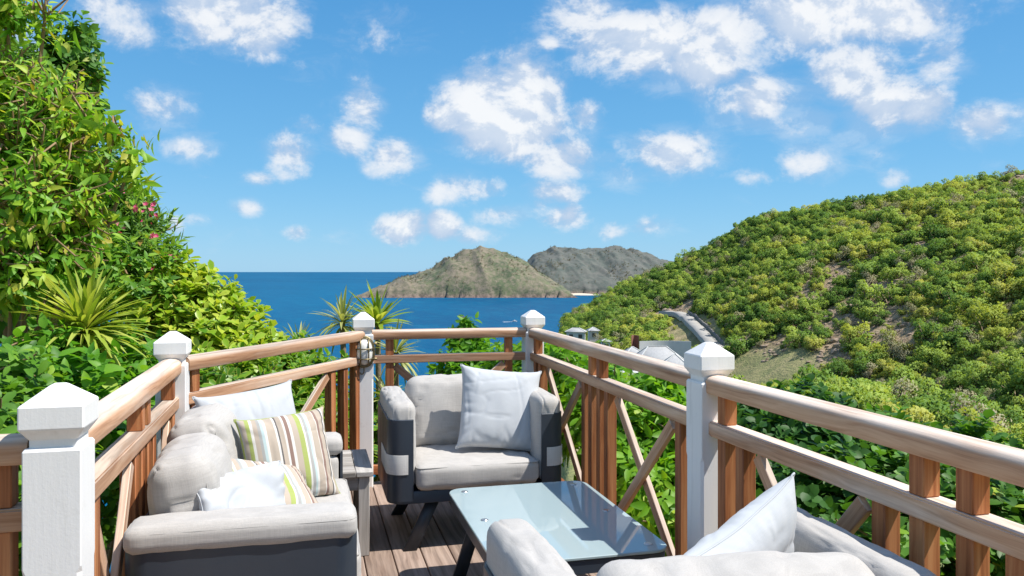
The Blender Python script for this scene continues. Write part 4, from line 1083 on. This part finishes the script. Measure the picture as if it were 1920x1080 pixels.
# --- far end and right
bush('sea_view_shrub', 'slim yellow-green young tree beyond the far railing against the sea', 'tree',
     BL((872, 612, 8.0, .13), (858, 640, 8.0, .16), (890, 650, 8.0, .18), (850, 690, 7.8, .24), (905, 690, 7.8, .26), (870, 760, 7.6, .45)),
     L_BRT, 'ovate', .24, .10, 330, 7, 19, .2, (35, 85), .35, 1.1, 160, base=at(880, 860, 7.8), stems=8)
bush('far_corner_shrub', 'bright drooping shrub behind the farthest corner post', 'shrub',
     BL((955, 690, 7.2, .24), (985, 670, 7.0, .20), (1015, 680, 6.8, .22), (1050, 690, 6.5, .22), (1000, 740, 6.8, .40), (930, 740, 7.2, .36)),
     L_BRT, 'lance', .18, .13, 420, 8, 20, .1, (35, 85), .5, 1.2, 200, base=at(990, 860, 7.0), stems=6)
bush('right_rail_shrub', 'bright yellow-green drooping shrub outside the railing beside the armchair', 'shrub',
     BL((1060, 700, 6.3, .26), (1100, 725, 6.0, .30), (1150, 765, 5.6, .34), (1215, 770, 5.4, .28), (1255, 745, 5.5, .22), (1110, 820, 5.5, .45), (1200, 860, 5.1, .45), (1270, 860, 5.0, .40), (1160, 940, 4.8, .45), (1250, 980, 4.6, .45)),
     L_BRT, 'lance', .19, .125, 800, 8, 21, .1, (35, 85), .5, 1.2, 300, base=at(1180, 1000, 5.2), stems=6)
bush('broad_leaf_shrub', 'dark green broad-leaved shrub under the right railing beside the white post', 'shrub',
     BL((1400, 795, 6.0, .30), (1460, 790, 6.2, .28), (1500, 800, 6.0, .34), (1380, 860, 5.4, .42), (1480, 880, 5.2, .48), (1570, 850, 5.6, .38), (1400, 980, 4.7, .45), (1530, 980, 4.6, .48)),
     L_DRK, 'round', .40, .085, 1000, 8, 22, .35, (35, 85), .1, 1.0, 300, base=at(1460, 1060, 5.2), curl=.12, stems=5)
bush('broad_leaf_shrub', 'green broad-leaved shrub filling the lower right corner outside the railing', 'shrub',
     BL((1640, 880, 5.3, .42), (1730, 905, 5.0, .44), (1820, 930, 4.8, .46), (1910, 960, 4.6, .46), (1650, 990, 4.6, .5), (1780, 1040, 4.3, .52), (1900, 1070, 4.2, .52), (1660, 1090, 4.1, .5)),
     L_MID, 'round', .38, .082, 1150, 8, 23, .35, (35, 85), .1, 1.0, 300, base=at(1770, 1180, 4.6), curl=.12, stems=5)

# --- pink oleander blossoms
def flower_mesh():
    V, F4, F3, E = leaf_template('obovate', .34, .2, -.15); s = Soup()
    for k in range(5):
        a = k * 2 * math.pi / 5; c, q = math.cos(a), math.sin(a); M = np.array([[c, -q, 0], [q, c, 0], [0, 0, 1]]); W_ = V @ M.T; W_[:, 2] += np.hypot(W_[:, 0], W_[:, 1]) * .35
        s.add(W_, F4); s.n -= len(V); s.F.setdefault(3, []).append(F3 + s.n); s.n += len(V)
    n = s.n
    return s.mesh('flower', [M_PET], True, {'rnd': np.zeros(n), 'edge': np.zeros(n)})
ox, oy, oz = project(OT)
FL = flower_mesh(); rg = np.random.default_rng(5)
for (px, py) in [(135, 275), (118, 295), (150, 330), (155, 345), (170, 335), (195, 365), (215, 360), (175, 405), (230, 425), (275, 390), (262, 398), (275, 425), (293, 408), (285, 440), (250, 350), (303, 485), (318, 492), (325, 495), (305, 523), (285, 475), (240, 460), (210, 330), (95, 265), (60, 250), (5, 152), (10, 370), (30, 400)]:
    sc_ = np.hypot(ox - px, oy - py) / 14 + (oz - oz.min()) * .7; tips = np.argsort(sc_)[:1]; oz[tips] += 5
    for k in range(4):
        p = OT[tips[0]] + rg.normal(0, .028, 3) + (np.array([0, 0, CAM_H + .6]) - OT[tips[0]]) / np.linalg.norm(OT[tips[0]]) * .17 - ole0
        o = bpy.data.objects.new('flower', FL); link(o, ole); d = Vector((-.25 + rg.normal(0, .4), -1 + rg.normal(0, .3), .5 + rg.normal(0, .4)))
        M = d.to_track_quat('Z', 'Y').to_matrix().to_4x4() @ Matrix.Scale(.018 + .009 * rg.random(), 4); M.translation = Vector(p); o.matrix_basis = M

# --- spiky plants: every blade is a part
def blade_meshes(mat, w_, n=4):
    out = []
    for k in range(n):
        V, F4, F3, E = leaf_template('blade', w_, .35, .10 + .18 * k, tuple(np.linspace(0, 1, 8)))
        out.append(mesh_np('blade', V, [F4, F3], [mat], True, {'rnd': np.zeros(len(V)), 'edge': E}))
    return out
def spiky(name, label, heads, mat, L, w_, n, seed, group=None, low=-.5, trunk=.03):
    rg = np.random.default_rng(seed); c0 = np.array(heads[0]); b0 = np.array([c0[0], c0[1], 0.]); b0[2] = float(ground_h(b0[0], b0[1]))
    t = thing(name, label, 'plant', tuple(b0), 0, group); B = blade_meshes(mat, w_ / L)
    for h in heads:
        h = np.array(h); m = (h + b0) / 2 + rg.normal(0, .05, 3)
        obj('trunk', tube_mesh('trunk', np.array([b0, m, h]) - b0, [trunk * 1.2, trunk, trunk * .8], M_BARK, 7), t)
        for k in range(n):
            z = low + (1 - low) * ((k + .5) / n) ** .8; a = k * 2.39996 + rg.normal(0, .5); z = float(np.clip(z + rg.normal(0, .10), -.9, .98))
            q = math.sqrt(max(0, 1 - z * z)); d = Vector((q * math.cos(a), q * math.sin(a), z + .12)).normalized()
            Y = np.array([d[:]]); Z = np.array([[-d.x * .3 + rg.normal(0, .1), -d.y * .3 + rg.normal(0, .1), 1.0 + .05]])
            F_ = frames(Y, Z)[0] * (L * rg.uniform(.55, 1.12)); o = bpy.data.objects.new('blade', B[min(3, int((1 - z) * 1.9 + rg.random()))]); link(o, t)
            p = h - b0 + np.array(d) * trunk * .7 - np.array([0, 0, .12 * L * (1 - z)])
            o.matrix_basis = Matrix([[*F_[r], p[r]] for r in range(3)] + [[0, 0, 0, 1]])
    return t
spiky('yucca', 'round-headed yucca with stiff pointed blades among the shrubs on the left', [at(160, 615, 4.3)], L_YUC, .34, .016, 240, 31, low=-.50)
spiky('dracaena', 'pale striped dracaena left of the lamp post', [at(642, 602, 6.9)], L_DRA, .30, .014, 64, 32, 'dracaenas by the lamp post', -.4)
spiky('dracaena', 'taller green dracaena rising just behind the lamp post', [at(708, 606, 7.0)], L_YUC, .36, .024, 60, 33, 'dracaenas by the lamp post', -.1)
spiky('dracaena', 'low yellow striped dracaena right of the lamp post', [at(742, 660, 6.7)], L_DRA, .28, .013, 64, 34, 'dracaenas by the lamp post', -.6)
spiky('dracaena', 'lowest dracaena at the foot of the lamp post', [at(725, 745, 6.5)], L_DRA, .30, .013, 56, 35, 'dracaenas by the lamp post', -.6)
spiky('dracaena', 'small spiky dracaena above the angled railing left of the lamp post', [at(560, 655, 7.0)], L_DRA, .24, .012, 50, 36, 'dracaenas by the lamp post', -.2)

# ------------------------------------------------------------------ the valley: road, houses
def ribbon(name, pts, width, lift, mat, thick=0.0):
    P = np.array(pts, float); t = np.gradient(P, axis=0); t /= np.linalg.norm(t, axis=1)[:, None]; N = np.stack([-t[:, 1], t[:, 0]], 1)
    wd = np.broadcast_to(width, (len(P),))[:, None]
    cols = [P + N * wd * k for k in (-.5, 0, .5)]
    zc = ground_h(P[:, 0], P[:, 1]); zc = np.maximum.reduce([ground_h(c[:, 0], c[:, 1]) for c in cols]) + lift
    V = np.concatenate([np.column_stack([c, zc]) for c in cols] + [np.column_stack([cols[0], zc - 1.5]), np.column_stack([cols[2], zc - 1.5])])
    n = len(P); F = []
    for a, b in ((0, 1), (1, 2), (3, 0), (2, 4)):
        for i in range(n - 1): F.append((a * n + i, a * n + i + 1, b * n + i + 1, b * n + i))
    return mesh_np(name, V, np.array(F)[:, ::-1], [mat], False), P, zc, N
road_px = [(1243, 588), (1262, 589), (1280, 594), (1292, 603), (1303, 614), (1314, 626), (1325, 638), (1337, 652), (1352, 668)]
rp = np.array([ground_hit(*p)[:2] for p in road_px]); k = np.linspace(0, len(rp) - 1, 60)
rp = np.column_stack([np.interp(k, range(len(rp)), rp[:, i]) for i in (0, 1)])
for _ in range(6): rp[1:-1] = (rp[:-2] + 2 * rp[1:-1] + rp[2:]) / 4
rm, RP, RZ, RN = ribbon('road', rp, 3.7, .12, M_CONC)
tag(obj('road', rm), 'pale concrete lane winding down the hillside', None, None, 'structure')
# wall along its uphill side
s = Soup(); side = RP - RN * -2.25
if (np.hypot(*side.T)).mean() < (np.hypot(*RP.T)).mean(): side = RP - RN * 2.25
sel = slice(14, 56)
Vw = []
q = side[sel]; z0 = RZ[sel]
tq = np.gradient(q, axis=0); tq /= np.linalg.norm(tq, axis=1)[:, None]; nq = np.stack([-tq[:, 1], tq[:, 0]], 1)
rings = [[(*(q[i] + nq[i] * .2), z0[i] - 1.5), (*(q[i] + nq[i] * .2), z0[i] + .85), (*(q[i] - nq[i] * .2), z0[i] + .85), (*(q[i] - nq[i] * .2), z0[i] - 1.5)] for i in range(len(q))]
o = obj('retaining_wall', loft('retaining_wall', rings, M_RWALL)); tag(o, 'dark low wall along the upper side of the lane', 'wall')

def gable(name, label, px, py, zd, W_, D_, H_, roof, rz=0, roofmat=None, hip=True, cat='house', wins=3, zoff=0):
    """small villa: walls, hipped roof with ridge caps, windows with frames, a door"""
    p = at(px, py, zd); g = float(ground_h(p.x, p.y)); t = thing(name, label, cat, (p.x, p.y, g - .5), -YAW + rz)
    zt = p.z - g + .5                                  # eaves height over the base
    zt = max(zt, 2.6)
    obj('wall', box_mesh('wall', W_, D_, zt, M_WALLW, 0, 1, (0, 0, zt / 2)), t)
    e = .45; a, b = W_ / 2 + e, D_ / 2 + e; rl = max(.1, a - b) if hip else a
    V = [(-a, -b, zt - .05), (a, -b, zt - .05), (a, b, zt - .05), (-a, b, zt - .05), (-a, -b, zt + .12), (a, -b, zt + .12), (a, b, zt + .12), (-a, b, zt + .12), (-rl, 0, zt + roof), (rl, 0, zt + roof)]
    F4 = [(3, 2, 1, 0), (0, 1, 5, 4), (1, 2, 6, 5), (2, 3, 7, 6), (3, 0, 4, 7), (4, 5, 9, 8), (6, 7, 8, 9)]
    r_ = obj('roof', mesh_np('roof', V, [np.array(F4), np.array([(5, 6, 9), (7, 4, 8)])], [roofmat or M_ROOF]), t)
    for (p0, p1) in ((V[4], V[8]), (V[5], V[9]), (V[8], V[9]), (V[6], V[9]), (V[7], V[8])):
        beam('ridge_cap', Vector(p0) + Vector((0, 0, .03)), Vector(p1) + Vector((0, 0, .03)), .28, .12, M_WALLW, None, 0).parent = r_
    for i in range(wins):
        x = (i - (wins - 1) / 2) * W_ / wins
        wn = obj('window', box_mesh('window', 1.5, .12, 1.5, M_WALLW, 0), t); wn.location = (x, -D_ / 2 - .03, zt - 1.3)
        pn = obj('pane', box_mesh('pane', 1.25, .05, 1.25, M_DARK, 0), wn); pn.location = (0, -.05, 0)
    return t
gable('house', 'villa with a wide grey hipped roof in the valley behind the white post', 1232, 676, 190, 11, 6.5, 0, 3.4, R(8))
gable('house', 'villa wing with a grey hipped roof nearest the white post', 1266, 690, 180, 7, 7, 0, 3.2, R(-12), wins=2)
gable('house', 'small pavilion with a grey pyramid roof left of the villa', 1186, 662, 198, 3.6, 3.6, 0, 1.6, R(10), wins=1)
gable('house', 'low grey-roofed house half hidden at the foot of the hill', 1080, 622, 262, 6, 4, 0, 1.3, R(-8), M_ROOF, wins=2)
gable('house', 'small white house with a grey roof among the valley trees', 1112, 620, 268, 3, 3.4, 0, 1.2, R(5), M_ROOF, wins=1)
gable('house', 'narrow white house behind the valley palms', 1135, 640, 235, 2.2, 3, 0, .7, R(5), M_ROOF, wins=1)
gable('house', 'long white terrace building below the grey-roofed villa', 1205, 700, 172, 12, 5, 0, .5, R(-6), M_WALLW, wins=4)
def yard_wall(label, px0, px1, py, zd, top, mat, name='garden_wall', th=.3):
    a, b = at(px0, py, zd), at(px1, py, zd); ga = min(float(ground_h(a.x, a.y)), float(ground_h(b.x, b.y))) - 1; zt = at(px0, top, zd).z
    L = (b - a).length; n = 14; rings = []
    d = (b - a).normalized(); nn = Vector((-d.y, d.x, 0)); 
    for i in range(n + 1):
        p = a.lerp(b, i / n) + nn * (1.6 * math.sin(i / n * math.pi)); rings.append([(p.x + nn.x * th, p.y + nn.y * th, ga), (p.x + nn.x * th, p.y + nn.y * th, zt), (p.x, p.y, zt), (p.x, p.y, ga)])
    return tag(obj(name, loft(name, rings, mat)), label, 'wall')
yard_wall('long white garden wall behind the grey-roofed villa', 1199, 1296, 655, 202, 640, M_WALLW)
yard_wall('short red-brown masonry wall left of the white garden wall', 1184, 1198, 650, 203, 629, M_BRICK)

# ------------------------------------------------------------------ scrub on the hill
def shrub_proto(seed, mat, dry=False, nf=1300):
    rg = np.random.default_rng(seed); lobes = [(np.array([rg.normal(0, .1), rg.normal(0, .1), .6]), .50)] + [(np.array([math.cos(a) * rg.uniform(.25, .95), math.sin(a) * rg.uniform(.25, .95), rg.uniform(.22, 1.45)]), rg.uniform(.16, .40)) for a in np.arange(10) / 10 * 6.28 + rg.random(10)]
    wt = np.array([r ** 2 for _, r in lobes]); wt /= wt.sum(); bi = rg.choice(len(lobes), nf, p=wt)
    D = unit(nf, rg); D[:, 2] = np.abs(D[:, 2]) * np.where(rg.random(nf) < .8, 1, -1)
    P = np.array([lobes[i][0] for i in bi]) + D * (np.array([lobes[i][1] for i in bi]) * (1 - .35 * rg.random(nf) ** 2 + .40 * rg.random(nf) ** 5))[:, None]
    Y = D + .9 * unit(nf, rg); Nn = D + .5 * unit(nf, rg) + np.array([0, 0, .4])
    tpl = leaf_template('ovate', .42, .3, .25, (0, .45, 1)); B = frames(Y, Nn); sc = rg.uniform(.08, .18, nf) * (1.0 if not dry else .7) * (1.6 if nf < 200 else 1)
    V, F4, F3, E = tpl; k = len(V); W_ = np.einsum('nij,kj->nki', B, V) * sc[:, None, None] + P[:, None]
    off = (np.arange(nf) * k)[:, None, None]; s = Soup()
    s.V = [W_.reshape(-1, 3)]; s.n = nf * k
    if len(F4): s.F[4] = [(F4[None] + off).reshape(-1, 4)]
    s.F[3] = [(F3[None] + off).reshape(-1, 3)]
    nl = s.n; nfl = sum(len(a) for v in s.F.values() for a in v)
    for _, (c, r) in enumerate(lobes):
        V2, Fq = tube_np(np.array([[0, 0, -.4], c * .5 + rg.normal(0, .05, 3), c]), [.07, .04, .015], 4); s.F.setdefault(3, []).append(np.concatenate([Fq[:, :3], Fq[:, [0, 2, 3]]]) + s.n); s.V.append(V2); s.n += len(V2)
    me = mesh_np('hillside_shrub', np.concatenate(s.V), [np.concatenate(v) for v in s.F.values()], [mat, M_BARK], False, {'rnd': np.concatenate([rg.random(nl // k).repeat(k) * .22, np.zeros(s.n - nl)]), 'edge': np.zeros(s.n)})
    Vw = np.concatenate(s.V); cn = np.zeros_like(Vw); cen = np.array([lobes[i][0] for i in bi]).repeat(k, 0)
    cn[:nl] = (Vw[:nl] - cen) * 1.2 + (Vw[:nl] - np.array([0, 0, .35])) * .9 + np.array([0, 0, .45]); cn[nl:, 2] = 1; cn /= np.linalg.norm(cn, axis=1)[:, None] + 1e-9
    me.polygons.foreach_set('use_smooth', np.ones(len(me.polygons), bool)); me.normals_split_custom_set_from_vertices(cn.tolist())
    mi = np.zeros(len(me.polygons), np.int32); vi = np.array([p.vertices[0] for p in me.polygons]); mi[vi >= nl] = 1; me.polygons.foreach_set('material_index', mi)
    return me
H_DRK = m_leaf('scrub_dark_green', [(0, (0.097, 0.189, 0.043)), (0.6, (0.162, 0.286, 0.065)), (1, (0.248, 0.367, 0.092))], .38, .7, 1.3, .1)
H_GRN = m_leaf('scrub_green', [(0, (0.205, 0.313, 0.065)), (0.5, (0.292, 0.41, 0.086)), (1, (0.389, 0.486, 0.119))], .4, .7, 1.3, .1)
H_YEL = m_leaf('scrub_yellow_green', [(0, (0.313, 0.389, 0.076)), (0.5, (0.4, 0.464, 0.097)), (1, (0.475, 0.486, 0.14))], .4, .7, 1.3, .1)
H_DRY = m_leaf('scrub_dry', [(0, (0.27, 0.27, 0.15)), (0.5, (0.33, 0.32, 0.19)), (1, (0.38, 0.35, 0.23))], .2, .8, 1.1, .1)
KINDS = [(H_GRN, 'rounded mid green shrub', 3), (H_DRK, 'rounded dark green shrub', 2), (H_YEL, 'rounded yellow-green shrub', 2), (H_DRY, 'dry grey-brown shrub', 1)]
PROTO = []                                              # (mesh, kind)
for ki, (m, lab, n) in enumerate(KINDS):
    for k in range(n): PROTO.append((shrub_proto(100 + ki * 10 + k, m, ki == 3), ki))
def scatter_hill():
    rg = np.random.default_rng(77); pts = []
    N = 52000
    a = np.radians(rg.uniform(1.5, 40, N)); r = np.sqrt(rg.uniform(84 ** 2, 372 ** 2, N))
    x = r * np.sin(a) * CT + r * np.cos(a) * ST; y = -r * np.sin(a) * ST + r * np.cos(a) * CT
    bare = blobmask(x, y, BAREP); lawn = blobmask(x, y, LAWNP); patch = fbm(x / 26, y / 26, 12.3, 4)
    dens = sstep(.30, .46, patch) * .7 + .3
    ok = (rg.random(N) < dens * (1 - .90 * bare)) & (lawn < .25)
    rd = np.min(np.hypot(x[:, None] - RP[None, ::2, 0], y[:, None] - RP[None, ::2, 1]), 1)
    s = np.where(rg.random(N) < .55, rg.gamma(4, .36, N).clip(.7, 3.2), rg.uniform(.40, .95, N))
    ok &= rd > 2.6 + s * .8
    for ob in [o for o in COL.objects if o.name.startswith(('house', 'garden_wall'))]:
        if ob.type == 'EMPTY': c = ob.location; ok &= np.hypot(x - c.x, y - c.y) > (6.0 if abs(ob.dimensions.x) > 5 else 4.0) + s * .2
    z = ground_h(x, y)
    # keep the sight line to the houses, the lane and the lawn open
    px, py, zc = project(np.column_stack([x, y, z + s * 1.2])); px0, py0, _ = project(np.column_stack([x, y, z]))
    hz = ((px > 1165) & (px < 1300) & (py < 705) & (py0 > 640) & (zc < 215)) | ((px > 1240) & (px < 1350) & (py < 650) & (py0 > 590) & (zc < 260) & (rd < 14))
    lz = (px > 1350) & (px < 1492) & (py < 722) & (py0 > 682) & (zc < 178)
    ok &= ~(hz & (rg.random(N) < .93)) & ~lz
    x, y, z, s, zc, px, py, patch = (q[ok] for q in (x, y, z, s, zc, px, py, patch))
    # spacing: drop shrubs that stand inside a bigger one
    order = np.argsort(-s); cell = {}; keep = []
    for i in order:
        gx, gy = int(x[i] // 4), int(y[i] // 4); good = True
        for dx in (-1, 0, 1):
            for dy in (-1, 0, 1):
                for j in cell.get((gx + dx, gy + dy), ()):
                    if (x[i] - x[j]) ** 2 + (y[i] - y[j]) ** 2 < (.34 * (s[i] + s[j])) ** 2: good = False
        if good: cell.setdefault((gx, gy), []).append(i); keep.append(i)
    keep = np.array(keep); x, y, z, s, zc, px, py, patch = (q[keep] for q in (x, y, z, s, zc, px, py, patch))
    kd = rg.random(len(x)); tone = fbm(x / 40, y / 40, 33.3, 3) + (zc < 170) * .04
    kind = np.where(kd < .42, 0, np.where(kd < .66, 1, np.where(kd < .90, 2, 3)))
    kind = np.where((s < 1.05) & (kd > .3), np.where(kd < .86, 2, 3), kind)
    kind = np.where((kind == 2) & (tone < .44), 1, kind); kind = np.where((kind == 1) & (tone > .60) & (s < 2), 2, kind)
    pid = np.array([rg.choice([i for i, p in enumerate(PROTO) if p[1] == k]) for k in kind])
    return np.column_stack([x, y, z - .25 * s]), s, rg.uniform(0, 6.28, len(x)), pid, kind, zc, px, py
SP, SS, SR, SI, SK, SZ, SX, SY = scatter_hill()
rail_row = np.where(SX < 1295, 614 + (SX - 1000) * .279, 707 + (SX - 1313) * .2306)
seen = (SX > 1020) & (SX < 1915) & (SY < rail_row - 6)
big = np.argsort(-np.where(seen, SS / SZ, 0))[:300]
SHR = []
for i in big:
    o = bpy.data.objects.new('hillside_shrub', PROTO[SI[i]][0]); COL.objects.link(o)
    o.location = SP[i]; o.rotation_euler = (0, 0, SR[i]); o.scale = (SS[i], SS[i], SS[i] * (.85 + .3 * ((i * 7919) % 100) / 100))
    SHR.append((o, SK[i], float(SX[i]), float(SY[i]), float(SS[i] / SZ[i]), float(rail_row[i])))
def zone(px, py, row):
    """where on the hill a shrub stands, by things one can find in the picture"""
    sky_y = np.interp(px, [1030, 1200, 1270, 1420, 1600, 1800, 1920], [605, 518, 490, 405, 368, 328, 315])
    if py - sky_y < 30: return 'on the skyline of the hill'
    if 1225 < px < 1370 and 570 < py < 660: return 'beside the concrete lane'
    if px < 1225: return 'on the left foot of the hill by the villas'
    if 1340 < px < 1500 and py > 620: return 'near the dry lawn in the valley'
    if row - py < 75: return 'just above the near right handrail'
    if px > 1700: return 'on the right part of the hill'
    return 'on the middle slope of the hill' if py > 500 else 'on the upper slope of the hill'
sets = {}
for q in SHR: sets.setdefault((KINDS[q[1]][1], zone(q[2], q[3], q[5])), []).append(q)
for (lab, zn), L in sets.items():
    plain = list(L)
    def name_one(key, word):
        if plain:
            q = max(plain, key=key); plain.remove(q); tag(q[0], ('%s %s %s' % (word, lab, zn)), 'shrub', lab + 's on the hill')
    if len(L) == 1: name_one(lambda q: 0, 'only'); continue
    name_one(lambda q: -q[2], 'leftmost'); name_one(lambda q: q[2], 'rightmost'); name_one(lambda q: -q[3], 'highest'); name_one(lambda q: q[3], 'lowest'); name_one(lambda q: q[4], 'largest of the remaining')
    for q in plain: tag(q[0], '%s %s' % (lab, zn), 'shrub', lab + 's ' + zn)
def scatter_stuff(name, label, pts, scl, rot, idx, protos):
    me = bpy.data.meshes.new(name); me.vertices.add(len(pts)); me.vertices.foreach_set('co', np.asarray(pts, np.float32).ravel())
    for nm, ty, v in (('scl', 'FLOAT', scl), ('rot', 'FLOAT', rot), ('idx', 'INT', idx)):
        a = me.attributes.new(nm, ty, 'POINT'); a.data.foreach_set('value', np.asarray(v, np.int32 if ty == 'INT' else np.float32))
    o = bpy.data.objects.new(name, me); COL.objects.link(o); tag(o, label, None, None, 'stuff')
    c = bpy.data.collections.new(name + '_kinds')
    for i, p in enumerate(protos): c.objects.link(bpy.data.objects.new('%s_kind_%02d' % (name, i), p))
    g = bpy.data.node_groups.new(name, 'GeometryNodeTree'); g.interface.new_socket('Geometry', in_out='INPUT', socket_type='NodeSocketGeometry'); g.interface.new_socket('Geometry', in_out='OUTPUT', socket_type='NodeSocketGeometry')
    n = g.nodes; l = g.links; gi = n.new('NodeGroupInput'); go = n.new('NodeGroupOutput'); ip = n.new('GeometryNodeInstanceOnPoints'); ci = n.new('GeometryNodeCollectionInfo')
    ci.inputs['Collection'].default_value = c; ci.inputs['Separate Children'].default_value = True; ci.inputs['Reset Children'].default_value = True
    def att(nm, ty):
        a = n.new('GeometryNodeInputNamedAttribute'); a.data_type = ty; a.inputs['Name'].default_value = nm; return a.outputs['Attribute']
    cx = n.new('ShaderNodeCombineXYZ'); l.new(att('rot', 'FLOAT'), cx.inputs[2]); e2r = n.new('FunctionNodeEulerToRotation'); l.new(cx.outputs[0], e2r.inputs[0])
    l.new(gi.outputs[0], ip.inputs['Points']); l.new(ci.outputs[0], ip.inputs['Instance']); ip.inputs['Pick Instance'].default_value = True
    l.new(att('idx', 'INT'), ip.inputs['Instance Index']); l.new(e2r.outputs[0], ip.inputs['Rotation']); l.new(att('scl', 'FLOAT'), ip.inputs['Scale']); l.new(ip.outputs[0], go.inputs[0])
    o.modifiers.new('scatter', 'NODES').node_group = g
    return o
rest = np.ones(len(SP), bool); rest[big] = False
scatter_stuff('hillside_scrub', 'low green scrub covering the hillside', SP[rest], SS[rest], SR[rest], SI[rest], [p[0] for p in PROTO])
print('shrubs', len(SP))

# loose rocks in the bare patches
def rock_proto(seed):
    rg = np.random.default_rng(seed); bm = bmesh.new(); bmesh.ops.create_icosphere(bm, subdivisions=1, radius=1)
    for v in bm.verts: v.co = Vector((v.co.x * 1.2, v.co.y * .9, v.co.z * .6)) * rg.uniform(.7, 1.2)
    return bm_mesh('rock', bm, M_ROCK)
M_ROCK = m_plain('brown_rock', (.30, .225, .165), .95, .35, 1.5)
def scatter_rocks():
    rg = np.random.default_rng(9); N = 26000; a = np.radians(rg.uniform(6, 38, N)); r = np.sqrt(rg.uniform(90 ** 2, 360 ** 2, N))
    x = r * np.sin(a) * CT + r * np.cos(a) * ST; y = -r * np.sin(a) * ST + r * np.cos(a) * CT
    ok = (blobmask(x, y, BAREP) > .4) & (rg.random(N) < .9); x, y = x[ok], y[ok]
    scatter_stuff('hillside_rocks', 'loose brown rocks in the bare patches of the hill', np.column_stack([x, y, ground_h(x, y)]), rg.gamma(2, .18, len(x)).clip(.12, 1.4), rg.uniform(0, 6.28, len(x)), rg.integers(0, 4, len(x)), [rock_proto(i) for i in range(4)])
scatter_rocks()

# low scrub on the island's slopes and ridge
def scatter_island():
    X, Z, h, wx, wy = ISL; rg = np.random.default_rng(21); ii = rg.integers(0, X.shape[0] - 1, 60000); jj = rg.integers(0, X.shape[1] - 1, 60000)
    hh = h[ii, jj]; xx, yy = wx[ii, jj] + rg.uniform(-2, 2, 60000), wy[ii, jj] + rg.uniform(-2, 2, 60000)
    den = fbm(X[ii, jj] / 60, Z[ii, jj] / 60, 2.7, 4)
    ok = (hh > 26) & (rg.random(60000) < sstep(.45, .65, den) * .16 + .01)
    xx, yy, hh = xx[ok], yy[ok], hh[ok]
    scatter_stuff('island_scrub', 'sparse low scrub on the slopes of the island', np.column_stack([xx, yy, SEA_Z + hh - .6]), rg.uniform(1.2, 3.2, len(xx)), rg.uniform(0, 6.28, len(xx)), rg.integers(0, 2, len(xx)), [shrub_proto(301, H_ISL, False, 90), shrub_proto(302, H_ISL, False, 90)])
H_ISL = m_leaf('island_scrub_green', [(0, (.045, .070, .035)), (.6, (.08, .11, .045)), (1, (.12, .14, .06))], .2, .7, 1.2, .15)
scatter_island()

# ------------------------------------------------------------------ palms by the villas, boat on the bay
def palm(px, py, zd, H_, seed, label):
    rg = np.random.default_rng(seed); p = at(px, py, zd); g = float(ground_h(p.x, p.y)); t = thing('palm_tree', label, 'palm', (p.x, p.y, g), 0, 'palms in the valley')
    H_ = max(p.z - g, 2.0)
    obj('trunk', tube_mesh('trunk', [(0, 0, -.3), (.1, .05, H_ * .5), (.05, .1, H_)], [.16, .12, .1], M_BARK, 6), t)
    for k in range(16):
        a = k * 2.4 + rg.normal(0, .2); up = rg.uniform(.1, 1.0); L = rg.uniform(1.7, 2.3); s = Soup(); pr = None
        for q in np.linspace(.08, 1, 12):
            c = np.array([math.cos(a) * L * q, math.sin(a) * L * q, H_ + L * (up * q - .95 * q * q)]); w_ = .45 * math.sin(math.pi * min(1, q * .9 + .1)) + .03
            n = np.array([-math.sin(a), math.cos(a), 0]);
            for sg in (-1, 1):
                V = [c, c + np.array([math.cos(a), math.sin(a), 0]) * .10, c + n * sg * w_ + np.array([math.cos(a) * .25, math.sin(a) * .25, -.22])]; s.add(V, [(0, 1, 2)])
        n_ = s.n
        obj('frond', s.mesh('frond', [L_MID], False, {'rnd': np.full(n_, rg.random() * .3), 'edge': np.zeros(n_)}), t)
for i, (px, py, zd, lb) in enumerate([(1203, 708, 118, 'palm in front of the white terrace building'), (1172, 700, 125, 'palm left of the white terrace building'), (1240, 722, 112, 'palm nearest the white railing post'), (1130, 640, 190, 'palm beside the narrow white house')]): palm(px, py, zd, 5, 50 + i, lb)
def boat():
    p = at(965, 603, 1493 * 61.4 / 94); t = thing('motor_boat', 'small white motor boat on the bay left of the hill', 'boat', (p.x, p.y, SEA_Z), R(15))
    rings = [[(x, -w_, .9), (x, -w_ * .6, -.3), (x, w_ * .6, -.3), (x, w_, .9)] for x, w_ in ((-3.2, 1.1), (-1, 1.25), (1.5, 1.0), (3.4, .08))]
    obj('hull', loft('hull', rings, M_WALLW), t); obj('cabin', box_mesh('cabin', 2.2, 1.5, 1.1, M_WALLW, .1, 1, (-.3, 0, 1.45)), t)
    V = [(-3.2, -.6, .06), (-3.2, .6, .06), (-16, 2.0, .05), (-16, -2.0, .05)]; obj('wake', mesh_np('wake', V, np.array([(0, 3, 2, 1)]), [M_FOAM]), t)
boat()
